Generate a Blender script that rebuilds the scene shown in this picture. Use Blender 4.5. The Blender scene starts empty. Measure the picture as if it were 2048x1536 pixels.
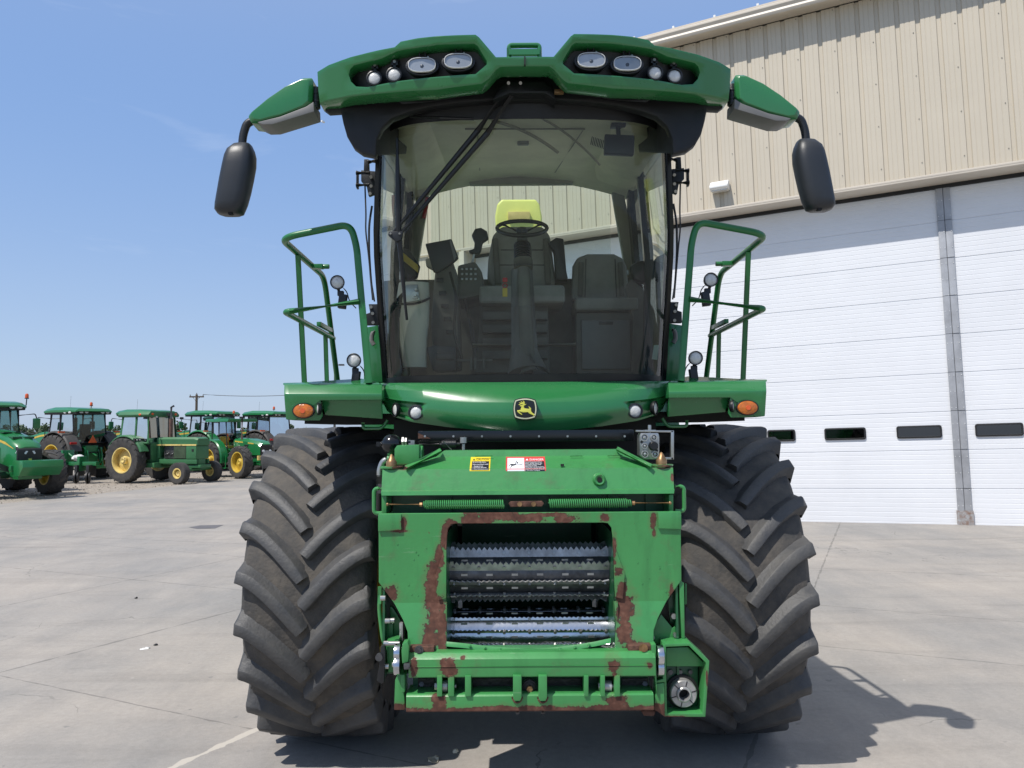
import bpy, bmesh, math, random
from mathutils import Vector, Matrix, noise as mnoise
R = math.radians
V = Vector
random.seed(7)
scene = bpy.context.scene
COL = scene.collection

# ------------------------------------------------------------------ camera
FPX = 1547.0
CAM = V((-0.076, -5.35, 2.1))
_th = math.atan((858 - 768) / FPX); _ro = 0.007
_F = V((0, math.cos(_th), math.sin(_th))); _R0 = V((1, 0, 0)); _U0 = _R0.cross(_F)
_R = _R0 * math.cos(_ro) - _U0 * math.sin(_ro); _U = _R.cross(_F)
cd = bpy.data.cameras.new('camera'); cam = bpy.data.objects.new('camera', cd); COL.objects.link(cam)
cd.sensor_width = 36; cd.lens = 36 * FPX / 2048; cd.clip_start = .05; cd.clip_end = 4000
m = Matrix.Identity(4)
for i, c in enumerate((_R, _U, -_F)):
    for j in range(3): m[j][i] = c[j]
m.translation = CAM
cam.matrix_world = m
scene.camera = cam

# ------------------------------------------------------------------ sky, sun, exposure
SUN = V((-1.06, -1.04, 2.40)).normalized()
w = bpy.data.worlds.new("World"); scene.world = w; w.use_nodes = True
nt = w.node_tree; nt.nodes.clear()
out = nt.nodes.new('ShaderNodeOutputWorld'); bg = nt.nodes.new('ShaderNodeBackground')
sky = nt.nodes.new('ShaderNodeTexSky'); sky.sky_type = 'NISHITA'; sky.sun_disc = False
sky.sun_elevation = math.asin(SUN.z); sky.sun_rotation = math.atan2(SUN.x, SUN.y)
sky.air_density = 1.0; sky.dust_density = .8; sky.ozone_density = 3.0; sky.altitude = 0
tc = nt.nodes.new('ShaderNodeTexCoord')
mp = nt.nodes.new('ShaderNodeMapping'); mp.inputs['Scale'].default_value = (1.3, 1.3, 8.0); mp.inputs['Location'].default_value = (3.1, 1.7, .4)
nz = nt.nodes.new('ShaderNodeTexNoise'); nz.inputs['Scale'].default_value = 2.3; nz.inputs['Detail'].default_value = 6
nz.inputs['Roughness'].default_value = .6; nz.inputs['Distortion'].default_value = .6
cr = nt.nodes.new('ShaderNodeValToRGB'); cr.color_ramp.elements[0].position = .60; cr.color_ramp.elements[1].position = .80
cr.color_ramp.elements[1].color = (.12, .12, .12, 1)
mx = nt.nodes.new('ShaderNodeMixRGB'); mx.inputs[2].default_value = (6.5, 6.8, 7.2, 1)
L = nt.links.new
L(tc.outputs['Generated'], mp.inputs[0]); L(mp.outputs[0], nz.inputs['Vector']); L(nz.outputs[0], cr.inputs[0])

# summer haze: the air pales towards the horizon
sp_ = nt.nodes.new('ShaderNodeSeparateXYZ'); L(tc.outputs['Generated'], sp_.inputs[0])
hz = nt.nodes.new('ShaderNodeValToRGB'); hz.color_ramp.interpolation = 'B_SPLINE'
for i, (po, co) in enumerate(((0, (.60, .73, .95)), (.22, (.38, .585, .98)), (.5, (.215, .43, .92)), (1, (.15, .31, .75)))):
    e_ = hz.color_ramp.elements[0] if i == 0 else hz.color_ramp.elements.new(po)
    e_.position = po; e_.color = (*co, 1)
hz.color_ramp.elements.remove(hz.color_ramp.elements[-1]) if hz.color_ramp.elements[-1].position > .999 and len(hz.color_ramp.elements) > 4 else None
L(sp_.outputs[2], hz.inputs[0])
hs = nt.nodes.new('ShaderNodeVectorMath'); hs.operation = 'SCALE'; hs.inputs['Scale'].default_value = 4.7; L(hz.outputs[0], hs.inputs[0])
hm = nt.nodes.new('ShaderNodeMixRGB'); hm.inputs[0].default_value = .8; L(sky.outputs[0], hm.inputs[1]); L(hs.outputs[0], hm.inputs[2])
L(cr.outputs[0], mx.inputs[0]); L(hm.outputs[0], mx.inputs[1]); L(mx.outputs[0], bg.inputs[0]); L(bg.outputs[0], out.inputs[0])
bg.inputs[1].default_value = 0.15
sd = bpy.data.lights.new('sun', 'SUN'); sd.energy = 4.0; sd.angle = R(.5); sd.color = (1, .955, .89)
so = bpy.data.objects.new('sun', sd); COL.objects.link(so); so.rotation_euler = SUN.to_track_quat('Z', 'Y').to_euler()
scene.view_settings.view_transform = 'Standard'; scene.view_settings.look = 'None'
scene.view_settings.exposure = 0.2; scene.view_settings.gamma = 1
try:
    scene.cycles.max_bounces = 8; scene.cycles.transparent_max_bounces = 16; scene.cycles.caustics_reflective = False; scene.cycles.caustics_refractive = False
except Exception: pass

# ------------------------------------------------------------------ helpers
def A(px, py, Y):
    """a pixel of the photograph at the vertical plane y = Y"""
    r = _F + _R * ((px - 1024) / FPX) - _U * ((py - 768) / FPX)
    return CAM + r * ((Y - CAM.y) / r.y)
def G(px, py, z=0.0):
    r = _F + _R * ((px - 1024) / FPX) - _U * ((py - 768) / FPX)
    return CAM + r * ((z - CAM.z) / r.z)
def AF(px, py, fn):
    Y = -.9
    for _ in range(8):
        p = A(px, py, Y); Y = fn(p.x, p.z)
    return A(px, py, Y)
def mir(p, s):
    return V((p[0], p[1], p[2])) if s < 0 else V((-p[0], p[1], p[2]))
def lerp(a, b, t): return a + (b - a) * t

def rounded(pts, rad, n=5):
    pts = [V(p) for p in pts]
    if rad <= 0 or len(pts) < 3: return pts
    o = [pts[0]]
    for i in range(1, len(pts) - 1):
        a, b, c = pts[i - 1], pts[i], pts[i + 1]
        r = min(rad, (a - b).length * .48, (c - b).length * .48)
        p, q = b + (a - b).normalized() * r, b + (c - b).normalized() * r
        for k in range(n + 1):
            t = k / n
            o.append(p * (1 - t) ** 2 + b * 2 * t * (1 - t) + q * t * t)
    o.append(pts[-1]); return o

def pieces(bm, mar=.003):
    bm.verts.index_update(); bm.faces.index_update(); bm.faces.ensure_lookup_table()
    seen = set(); isl = []
    for f in bm.faces:
        if f.index in seen: continue
        st = [f]; seen.add(f.index); g = []
        while st:
            q = st.pop(); g.append(q)
            for v in q.verts:
                for n in v.link_faces:
                    if n.index not in seen: seen.add(n.index); st.append(n)
        isl.append(g)
        if len(isl) > 450: return None
    bb = []
    for g in isl:
        c = [v.co for f in g for v in f.verts]
        bb.append(([min(p[i] for p in c) - mar for i in range(3)], [max(p[i] for p in c) + mar for i in range(3)]))
    par = list(range(len(isl)))
    def root(i):
        while par[i] != i: i = par[i]
        return i
    for i in range(len(isl)):
        for j in range(i):
            if all(bb[i][0][k] <= bb[j][1][k] and bb[j][0][k] <= bb[i][1][k] for k in range(3)): par[root(i)] = root(j)
    gr = {}
    for i in range(len(isl)): gr.setdefault(root(i), []).extend(isl[i])
    return list(gr.values())

class MB:
    def __init__(s): s.bm = bmesh.new(); s.mi = 0
    def face(s, vs):
        try:
            f = s.bm.faces.new(vs); f.material_index = s.mi; return f
        except ValueError: return None
    def poly(s, pts): return s.face([s.bm.verts.new(p) for p in pts])
    def box(s, x0, x1, y0, y1, z0, z1, mat=None):
        c = [V((x, y, z)) for x in (x0, x1) for y in (y0, y1) for z in (z0, z1)]
        if mat: c = [mat @ p for p in c]
        v = [s.bm.verts.new(p) for p in c]
        for f in ((0, 1, 3, 2), (4, 6, 7, 5), (0, 4, 5, 1), (2, 3, 7, 6), (0, 2, 6, 4), (1, 5, 7, 3)): s.face([v[i] for i in f])
        return s
    def rbox(s, c, size, rot=(0, 0, 0)):
        from mathutils import Euler
        M_ = Matrix.Translation(V(c)) @ Euler(rot).to_matrix().to_4x4()
        h = [q / 2 for q in size]
        return s.box(-h[0], h[0], -h[1], h[1], -h[2], h[2], M_)
    def ring(s, rings, closed=True, caps=True, loop=False):
        vs = [[s.bm.verts.new(p) for p in r] for r in rings]
        n = len(vs[0]); rr = len(vs)
        for i in range(rr if loop else rr - 1):
            a, b = vs[i], vs[(i + 1) % rr]
            for k in range(n if closed else n - 1):
                s.face([a[k], a[(k + 1) % n], b[(k + 1) % n], b[k]])
        if caps and not loop:
            s.face(vs[0][::-1]); s.face(vs[-1])
        return s
    def grid(s, rows): return s.ring(rows, closed=False, caps=False)
    def prism(s, pts, vec):
        vec = V(vec); return s.ring([[V(p) for p in pts], [V(p) + vec for p in pts]])
    def frame(s, d):
        d = d.normalized(); u = V((0, 0, 1)) if abs(d.z) < .9 else V((0, 1, 0))
        a = d.cross(u).normalized(); return a, a.cross(d).normalized()
    def cyl(s, p, q, r, r2=None, n=20, caps=True, sy=1):
        p, q = V(p), V(q); r2 = r if r2 is None else r2
        a, b = s.frame(q - p)
        return s.ring([[c + (a * math.cos(t) + b * math.sin(t) * sy) * rad for t in [2 * math.pi * k / n for k in range(n)]] for c, rad in ((p, r), (q, r2))], caps=caps)
    def tube(s, pts, r, n=10, rad=0, seg=5, loop=False):
        pts = rounded(pts, rad, seg); N = len(pts); rings = []; up = None
        for i, p in enumerate(pts):
            if loop: d = pts[(i + 1) % N] - pts[i - 1]
            else: d = pts[min(i + 1, N - 1)] - pts[max(i - 1, 0)]
            d.normalize()
            if up is None: a, b = s.frame(d)
            else:
                a = (up - d * up.dot(d)).normalized(); b = d.cross(a)
            up = a
            rr = r[i] if isinstance(r, (list, tuple)) else r
            rings.append([p + (a * math.cos(t) + b * math.sin(t)) * rr for t in [2 * math.pi * k / n for k in range(n)]])
        return s.ring(rings, loop=loop)
    def lathe(s, prof, o, ax, n=32, caps=False, sy=1, up=None):
        o, ax = V(o), V(ax).normalized(); a, b = s.frame(ax)
        if up is not None: b = V(up); a = ax.cross(b).normalized()
        return s.ring([[o + ax * h + (a * math.cos(t) + b * math.sin(t) * sy) * r for t in [2 * math.pi * k / n for k in range(n)]] for h, r in prof], caps=caps)
    def ball(s, c, r, n=16, sc=(1, 1, 1)):
        c = V(c)
        rings = []
        for i in range(1, n // 2):
            th = math.pi * i / (n // 2)
            rings.append([c + V((math.sin(th) * math.cos(2 * math.pi * k / n) * r * sc[0], math.sin(th) * math.sin(2 * math.pi * k / n) * r * sc[1], math.cos(th) * r * sc[2])) for k in range(n)])
        return s.ring(rings)
    def build(s, name, mats, parent=None, bevel=0, seg=2, ang=35, smooth=True, sub=0):
        bm = s.bm
        bmesh.ops.recalc_face_normals(bm, faces=bm.faces[:])
        if bevel:
            ed = [e for e in bm.edges if len(e.link_faces) == 2 and e.calc_face_angle(0) > R(28)]
            bmesh.ops.bevel(bm, geom=ed, offset=bevel, segments=seg, profile=.6, affect='EDGES', clamp_overlap=True)
        groups = pieces(bm) if smooth else None
        if not groups or len(groups) == 1 or len(groups) > 70:
            me = bpy.data.meshes.new(name); bm.to_mesh(me); bm.free()
            return finish(me, name, mats, parent, ang, smooth, sub)
        first = None                 # pieces that do not touch become objects of their own
        for g in groups:
            me = bpy.data.meshes.new(name); idx = {}; vs = []; fs = []; ms = []
            for f in g:
                r = []
                for v in f.verts:
                    if v.index not in idx: idx[v.index] = len(vs); vs.append(v.co[:])
                    r.append(idx[v.index])
                fs.append(r); ms.append(f.material_index)
            me.from_pydata(vs, [], fs); me.polygons.foreach_set('material_index', ms); me.update()
            o = finish(me, name, mats, parent, ang, smooth, sub); first = first or o
        bm.free(); return first

def finish(me, name, mats, parent=None, ang=35, smooth=True, sub=0):
    if not isinstance(mats, (list, tuple)): mats = [mats]
    for mm in mats: me.materials.append(mm)
    if smooth:
        me.polygons.foreach_set('use_smooth', [True] * len(me.polygons))
        try: me.set_sharp_from_angle(angle=R(ang))
        except Exception: pass
    o = bpy.data.objects.new(name, me); COL.objects.link(o); o.parent = parent
    if sub:
        sm = o.modifiers.new('s', 'SUBSURF'); sm.levels = sub; sm.render_levels = sub
    return o

def plate(name, outline, holes, th, mats, parent=None, bevel=.003, Y=0, fn=None, cuts=None, ang=35):
    """a sheet lying in the xz plane (front face at y = Y, or bent to y = fn(x, z)), with holes"""
    cu = bpy.data.curves.new('t', 'CURVE'); cu.dimensions = '2D'; cu.fill_mode = 'BOTH'
    for ol in [outline] + list(holes):
        sp = cu.splines.new('POLY'); sp.points.add(len(ol) - 1)
        for p, q in zip(sp.points, ol): p.co = (q[0], q[1], 0, 1)
        sp.use_cyclic_u = True
    cu.extrude = max(th / 2 - bevel, .0001); cu.bevel_depth = bevel; cu.bevel_resolution = 1; cu.offset = -bevel
    ob = bpy.data.objects.new('t', cu); COL.objects.link(ob)
    dg = bpy.context.evaluated_depsgraph_get(); dg.update()
    me = bpy.data.meshes.new_from_object(ob.evaluated_get(dg))
    bpy.data.objects.remove(ob); bpy.data.curves.remove(cu); me.materials.clear()
    bm = bmesh.new(); bm.from_mesh(me); bpy.data.meshes.remove(me)
    bmesh.ops.remove_doubles(bm, verts=bm.verts[:], dist=.00002)
    if cuts:
        for x in cuts[0]:
            bmesh.ops.bisect_plane(bm, geom=bm.verts[:] + bm.edges[:] + bm.faces[:], plane_co=(x, 0, 0), plane_no=(1, 0, 0), dist=.0001)
        for x in (cuts[1] if len(cuts) > 1 else []):
            bmesh.ops.bisect_plane(bm, geom=bm.verts[:] + bm.edges[:] + bm.faces[:], plane_co=(0, x, 0), plane_no=(0, 1, 0), dist=.0001)
    for v in bm.verts:
        x, y, z = v.co
        base = fn(x, y) if fn else Y
        v.co = (x, base + th / 2 - z, y)
    me = bpy.data.meshes.new(name); bm.to_mesh(me); bm.free()
    return finish(me, name, mats, parent, ang)
def xz(pts): return [(p[0], p[2]) for p in pts]

def label(o, lab=None, cat=None, group=None, kind=None):
    if lab: o['label'] = lab
    if cat: o['category'] = cat
    if group: o['group'] = group
    if kind: o['kind'] = kind
    return o
def thing(name, lab, cat, loc=(0, 0, 0), rz=0, group=None):
    o = bpy.data.objects.new(name, None); COL.objects.link(o); o.location = loc; o.rotation_euler = (0, 0, rz)
    o.empty_display_size = .2
    return label(o, lab, cat, group)
def copy_tree(o, parent=None):
    c = o.copy(); COL.objects.link(c); c.parent = parent
    for ch in list(o.children): copy_tree(ch, c)
    return c

# ------------------------------------------------------------------ materials
def mat(name, col, rough=.5, metal=0, var=.12, scale=4, bump=0, bscale=60, coat=0, col2=None, spec=.5, emit=None, rvar=.1):
    M_ = bpy.data.materials.new(name); M_.use_nodes = True; n = M_.node_tree; L = n.links.new
    p = n.nodes['Principled BSDF']
    p.inputs['Roughness'].default_value = rough; p.inputs['Metallic'].default_value = metal
    p.inputs['Specular IOR Level'].default_value = spec
    if coat: p.inputs['Coat Weight'].default_value = coat; p.inputs['Coat Roughness'].default_value = .08
    tc = n.nodes.new('ShaderNodeTexCoord')
    nz = n.nodes.new('ShaderNodeTexNoise'); nz.inputs['Scale'].default_value = scale; nz.inputs['Detail'].default_value = 6; nz.inputs['Roughness'].default_value = .62
    L(tc.outputs['Object'], nz.inputs['Vector'])
    mx = n.nodes.new('ShaderNodeMixRGB')
    c = col; d = col2 if col2 else tuple(q * (1 - 2 * var) for q in col)
    mx.inputs[1].default_value = (*c, 1); mx.inputs[2].default_value = (*d, 1)
    rp = n.nodes.new('ShaderNodeMapRange'); rp.inputs[1].default_value = .35; rp.inputs[2].default_value = .68
    L(nz.outputs[0], rp.inputs[0]); L(rp.outputs[0], mx.inputs[0]); L(mx.outputs[0], p.inputs['Base Color'])
    rr = n.nodes.new('ShaderNodeMapRange'); rr.inputs[3].default_value = max(.02, rough - rvar); rr.inputs[4].default_value = min(1, rough + rvar)
    L(nz.outputs[0], rr.inputs[0]); L(rr.outputs[0], p.inputs['Roughness'])
    if bump:
        n2 = n.nodes.new('ShaderNodeTexNoise'); n2.inputs['Scale'].default_value = bscale; n2.inputs['Detail'].default_value = 5
        L(tc.outputs['Object'], n2.inputs['Vector'])
        b = n.nodes.new('ShaderNodeBump'); b.inputs['Strength'].default_value = bump; b.inputs['Distance'].default_value = .01
        L(n2.outputs[0], b.inputs['Height']); L(b.outputs[0], p.inputs['Normal'])
    return M_

def rust_mat(name, paint, blobs, rough=.38, thr=.0, amp=.75, bottom=None, streak=.0):
    """old paint with bare rusty patches; blobs = (x, z, rx, rz) in metres"""
    M_ = mat(name, paint, rough=rough, var=.07, scale=3, bump=.08, bscale=25, coat=.25)
    n = M_.node_tree; L = n.links.new; p = n.nodes['Principled BSDF']
    colout = p.inputs['Base Color'].links[0].from_socket; rout = p.inputs['Roughness'].links[0].from_socket
    tc = n.nodes.new('ShaderNodeTexCoord'); sep = n.nodes.new('ShaderNodeSeparateXYZ'); L(tc.outputs['Object'], sep.inputs[0])
    cmb = n.nodes.new('ShaderNodeCombineXYZ'); L(sep.outputs[0], cmb.inputs[0]); L(sep.outputs[2], cmb.inputs[1])
    cur = None
    def mth(op, a, b):
        q = n.nodes.new('ShaderNodeMath'); q.operation = op
        for i, v in ((0, a), (1, b)):
            if v is None: continue
            if isinstance(v, (int, float)): q.inputs[i].default_value = v
            else: L(v, q.inputs[i])
        return q.outputs[0]
    for x, z, rx, rz in blobs:
        rx *= .66; rz *= .80
        v = n.nodes.new('ShaderNodeVectorMath'); v.operation = 'SUBTRACT'; L(cmb.outputs[0], v.inputs[0]); v.inputs[1].default_value = (x, z, 0)
        u = n.nodes.new('ShaderNodeVectorMath'); u.operation = 'MULTIPLY'; L(v.outputs[0], u.inputs[0]); u.inputs[1].default_value = (1 / rx, 1 / rz, 0)
        l = n.nodes.new('ShaderNodeVectorMath'); l.operation = 'LENGTH'; L(u.outputs[0], l.inputs[0])
        cur = l.outputs['Value'] if cur is None else mth('MINIMUM', cur, l.outputs['Value'])
    if bottom is not None:
        z0, h = bottom
        d = mth('DIVIDE', mth('SUBTRACT', sep.outputs[2], z0), h)
        cur = d if cur is None else mth('MINIMUM', cur, d)
    if cur is None:
        cur = mth('ADD', sep.outputs[0], 50.0)
    nz = n.nodes.new('ShaderNodeTexNoise'); nz.inputs['Scale'].default_value = 17; nz.inputs['Detail'].default_value = 10; nz.inputs['Roughness'].default_value = .7
    L(tc.outputs['Object'], nz.inputs['Vector'])
    s = mth('ADD', cur, mth('MULTIPLY', mth('SUBTRACT', nz.outputs[0], .5), amp * 4))
    # tiny chips everywhere
    nc = n.nodes.new('ShaderNodeTexNoise'); nc.inputs['Scale'].default_value = 38; nc.inputs['Detail'].default_value = 3; L(tc.outputs['Object'], nc.inputs['Vector'])
    chips = mth('GREATER_THAN', nc.outputs[0], .765)
    msk = mth('MAXIMUM', mth('LESS_THAN', s, 1.0), chips)
    edge = mth('LESS_THAN', s, 1.12)
    rn = n.nodes.new('ShaderNodeTexNoise'); rn.inputs['Scale'].default_value = 45; rn.inputs['Detail'].default_value = 8; L(tc.outputs['Object'], rn.inputs['Vector'])
    rc = n.nodes.new('ShaderNodeValToRGB'); e = rc.color_ramp.elements
    e[0].position = .3; e[0].color = (.045, .018, .012, 1); e[1].position = .75; e[1].color = (.21, .105, .07, 1)
    k = rc.color_ramp.elements.new(.52); k.color = (.105, .042, .026, 1)
    rb = n.nodes.new('ShaderNodeTexNoise'); rb.inputs['Scale'].default_value = 9; rb.inputs['Detail'].default_value = 4; L(tc.outputs['Object'], rb.inputs['Vector'])
    L(mth('ADD', mth('MULTIPLY', rn.outputs[0], .55), mth('MULTIPLY', rb.outputs[0], .45)), rc.inputs[0])
    # scratches, run-down grime and chalked paint
    def streak(scale, vec, lo, hi):
        mp = n.nodes.new('ShaderNodeMapping'); mp.inputs['Scale'].default_value = vec; L(tc.outputs['Object'], mp.inputs[0])
        z = n.nodes.new('ShaderNodeTexNoise'); z.inputs['Scale'].default_value = scale; z.inputs['Detail'].default_value = 7; z.inputs['Roughness'].default_value = .65; L(mp.outputs[0], z.inputs['Vector'])
        r = n.nodes.new('ShaderNodeMapRange'); r.inputs[1].default_value = lo; r.inputs[2].default_value = hi; L(z.outputs[0], r.inputs[0]); return r.outputs[0]
    g1 = n.nodes.new('ShaderNodeMixRGB'); g1.inputs[2].default_value = tuple(q * .62 for q in paint) + (1,); L(mth('MULTIPLY', streak(5, (2.2, 2.2, .35), .52, .74), .7), g1.inputs[0]); L(colout, g1.inputs[1])
    g2 = n.nodes.new('ShaderNodeMixRGB'); g2.inputs[2].default_value = (.30, .42, .27, 1); L(mth('MULTIPLY', streak(30, (.16, .16, 3.0), .66, .72), .5), g2.inputs[0]); L(g1.outputs[0], g2.inputs[1])
    g3 = n.nodes.new('ShaderNodeMixRGB'); g3.inputs[2].default_value = (.10, .085, .05, 1); L(mth('MULTIPLY', streak(9, (1, 1, 1), .58, .80), .55), g3.inputs[0]); L(g2.outputs[0], g3.inputs[1])
    near = n.nodes.new('ShaderNodeMapRange'); near.inputs[1].default_value = 2.1; near.inputs[2].default_value = 1.0; L(s, near.inputs[0])
    g4 = n.nodes.new('ShaderNodeMixRGB'); g4.inputs[2].default_value = (.13, .12, .05, 1); L(mth('MULTIPLY', near.outputs[0], .45), g4.inputs[0]); L(g3.outputs[0], g4.inputs[1]); colout = g4.outputs[0]
    me = n.nodes.new('ShaderNodeMixRGB'); me.inputs[2].default_value = (.05, .035, .02, 1); L(edge, me.inputs[0]); L(colout, me.inputs[1])
    mx = n.nodes.new('ShaderNodeMixRGB'); L(msk, mx.inputs[0]); L(me.outputs[0], mx.inputs[1]); L(rc.outputs[0], mx.inputs[2])
    L(mx.outputs[0], p.inputs['Base Color'])
    L(mth('MAXIMUM', rout, mth('MULTIPLY', msk, .85)), p.inputs['Roughness'])
    L(mth('MULTIPLY', mth('SUBTRACT', 1.0, msk), .25), p.inputs['Coat Weight'])
    b = n.nodes.new('ShaderNodeBump'); b.inputs['Strength'].default_value = .5; b.inputs['Distance'].default_value = .0025
    L(mth('ADD', mth('SUBTRACT', 1.0, msk), mth('MULTIPLY', rn.outputs[0], .6)), b.inputs['Height']); L(b.outputs[0], p.inputs['Normal'])
    return M_

def glass_mat(name, tint, refl=.06, rough=.0, dust_haze=0):
    M_ = bpy.data.materials.new(name); M_.use_nodes = True; n = M_.node_tree; n.nodes.clear(); L = n.links.new
    o = n.nodes.new('ShaderNodeOutputMaterial'); t = n.nodes.new('ShaderNodeBsdfTransparent'); g = n.nodes.new('ShaderNodeBsdfGlossy')
    t.inputs[0].default_value = (*tint, 1); g.inputs['Roughness'].default_value = rough
    f = n.nodes.new('ShaderNodeFresnel'); f.inputs[0].default_value = 1.5
    mr = n.nodes.new('ShaderNodeMapRange'); mr.inputs[3].default_value = refl * .6; mr.inputs[4].default_value = .85; L(f.outputs[0], mr.inputs[0])
    base = t.outputs[0]
    if dust_haze:      # dusty film, put in as a grey haze to lift the dark cab
        tc = n.nodes.new('ShaderNodeTexCoord'); nz = n.nodes.new('ShaderNodeTexNoise'); nz.inputs['Scale'].default_value = 5; nz.inputs['Detail'].default_value = 9; nz.inputs['Roughness'].default_value = .7; L(tc.outputs['Object'], nz.inputs['Vector'])
        dr = n.nodes.new('ShaderNodeMapRange'); dr.inputs[1].default_value = .3; dr.inputs[2].default_value = .75; dr.inputs[3].default_value = dust_haze * .5; dr.inputs[4].default_value = dust_haze * 1.8; L(nz.outputs[0], dr.inputs[0])
        df = n.nodes.new('ShaderNodeBsdfDiffuse'); df.inputs[0].default_value = (.42, .42, .38, 1)
        md = n.nodes.new('ShaderNodeMixShader'); L(dr.outputs[0], md.inputs[0]); L(t.outputs[0], md.inputs[1]); L(df.outputs[0], md.inputs[2]); base = md.outputs[0]
    mx = n.nodes.new('ShaderNodeMixShader'); L(mr.outputs[0], mx.inputs[0]); L(base, mx.inputs[1]); L(g.outputs[0], mx.inputs[2])
    L(mx.outputs[0], o.inputs[0]); return M_

GREEN = (.020, .165, .046); GREEN2 = (.052, .262, .074)
m_green = mat('green_gloss', GREEN, rough=.27, scale=2.2, coat=.55, bump=.02, bscale=8, col2=(.030, .172, .056), rvar=.09)
m_greenm = mat('green_painted_steel', (.018, .17, .045), rough=.38, var=.1, coat=.2, bump=.05, bscale=30)
m_green3 = mat('green_dirty', (.012, .11, .04), rough=.55, var=.25, scale=9, bump=.1, col2=(.03, .055, .028))
m_black = mat('black_plastic', (.012, .013, .015), rough=.42, var=.2, bump=.12, bscale=220)
m_blackg = mat('black_gloss', (.008, .009, .011), rough=.18, var=.2)
m_liner = mat('charcoal_moulded_plastic', (.011, .0115, .013), rough=.55, var=.2, scale=3, bump=.1, bscale=300)
m_mirror = mat('charcoal_mirror_shell', (.022, .025, .03), rough=.42, var=.12, scale=6, bump=.08, bscale=400)
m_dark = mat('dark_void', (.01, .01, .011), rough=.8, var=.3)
m_steel = mat('worn_steel', (.50, .49, .48), rough=.36, metal=.5, var=.25, scale=14, bump=.1)
m_steeld = mat('dark_steel', (.13, .13, .135), rough=.38, metal=.55, var=.3, scale=16, bump=.15)
m_steelb = mat('polished_steel', (.62, .64, .68), rough=.2, metal=1, var=.12, scale=10, bump=.1, bscale=40)
m_zinc = mat('zinc_plated', (.5, .5, .48), rough=.35, metal=.85, var=.2)
m_rust = mat('rusty_iron', (.13, .06, .04), rough=.85, var=.3, scale=30, bump=.4, col2=(.05, .022, .015))
m_brass = mat('yellow_zinc', (.42, .25, .12), rough=.4, metal=.7, var=.3, scale=30)
m_chrome = mat('lamp_reflector', (.62, .62, .61), rough=.3, metal=.35, var=.1)
m_lens = mat('frosted_lamp_lens', (.66, .66, .64), rough=.22, var=.12, scale=40, bump=.25, bscale=90, coat=.6)
m_amber = mat('amber_lens', (.62, .16, .01), rough=.18, var=.2, scale=30, bump=.3, bscale=80, coat=.7)
m_red = mat('red_plastic', (.5, .02, .02), rough=.35)
m_orange = mat('orange_plastic', (.75, .12, .03), rough=.35)
m_yellow = mat('pale_yellow_plastic', (.85, .82, .22), rough=.4, var=.05)
m_yel = mat('yellow_paint', (.66, .47, .07), rough=.45, var=.12, scale=8, bump=.05)
m_yelp = mat('faded_yellow_paint', (.78, .62, .22), rough=.5, var=.15, scale=6, col2=(.55, .4, .14))
m_white = mat('white_paint', (.78, .78, .76), rough=.5, var=.04)
m_grey = mat('grey_plastic', (.17, .168, .163), rough=.5, var=.1)
m_seat = mat('grey_fabric', (.32, .31, .28), rough=.9, var=.15, bump=.2, bscale=300)
m_seatd = mat('dark_fabric', (.17, .165, .145), rough=.9, var=.15, bump=.2, bscale=300)
m_head = mat('beige_headliner', (.86, .83, .66), rough=.85, var=.08, bump=.05)
m_trim = mat('taupe_trim', (.34, .32, .26), rough=.6, var=.1)
m_flute = mat('pale_fluted_plastic', (.62, .62, .54), rough=.5, var=.06)
m_hose = mat('rubber_hose', (.02, .02, .02), rough=.5, var=.2)
m_wind = glass_mat('tinted_windscreen', (.88, .96, .89), refl=.0, dust_haze=.035)
m_sglass = glass_mat('tinted_side_glass', (.94, .97, .96), refl=.02)
m_tglass = glass_mat('tractor_glass', (.42, .60, .60), refl=.10)
m_lug = mat('rubber_lug', (.050, .051, .054), rough=.58, var=.22, scale=9, bump=.3, bscale=60, col2=(.082, .079, .075))
m_carc = mat('dusty_rubber', (.048, .046, .044), rough=.82, var=.2, scale=7, bump=.5, bscale=45, col2=(.108, .094, .078))
m_trub = mat('tractor_rubber', (.035, .035, .036), rough=.8, var=.2, scale=5, col2=(.07, .065, .06))
# ------------------------------------------------------------------ ground
def line_nodes(n, L, tc, lines):
    """thin lines on the slab: (x, y, angle, halfwidth, t0, t1)"""
    cur = None
    nz = n.nodes.new('ShaderNodeTexNoise'); nz.inputs['Scale'].default_value = 3.0; nz.inputs['Detail'].default_value = 8; nz.inputs['Roughness'].default_value = .7
    L(tc.outputs['Object'], nz.inputs['Vector'])
    def mth(op, a, b=0.0, c=None):
        q = n.nodes.new('ShaderNodeMath'); q.operation = op
        for i, v in enumerate((a, b, c)):
            if v is None: continue
            if isinstance(v, (int, float)): q.inputs[i].default_value = v
            else: L(v, q.inputs[i])
        return q.outputs[0]
    wob = mth('MULTIPLY', mth('SUBTRACT', nz.outputs[0], .5), .035)
    for x, y, a, hw in lines:
        nx, ny = -math.sin(R(a)), math.cos(R(a))
        v = n.nodes.new('ShaderNodeVectorMath'); v.operation = 'DOT_PRODUCT'; L(tc.outputs['Object'], v.inputs[0]); v.inputs[1].default_value = (nx, ny, 0)
        d = mth('ABSOLUTE', mth('ADD', mth('SUBTRACT', v.outputs['Value'], x * nx + y * ny), wob))
        d = mth('DIVIDE', d, hw)
        cur = d if cur is None else mth('MINIMUM', cur, d)
    # broken line: width modulated
    br = n.nodes.new('ShaderNodeTexNoise'); br.inputs['Scale'].default_value = 5; br.inputs['Detail'].default_value = 6; L(tc.outputs['Object'], br.inputs['Vector'])
    return mth('LESS_THAN', mth('ADD', cur, mth('MULTIPLY', mth('SUBTRACT', br.outputs[0], .47), 4.5)), 1.0), mth

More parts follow.
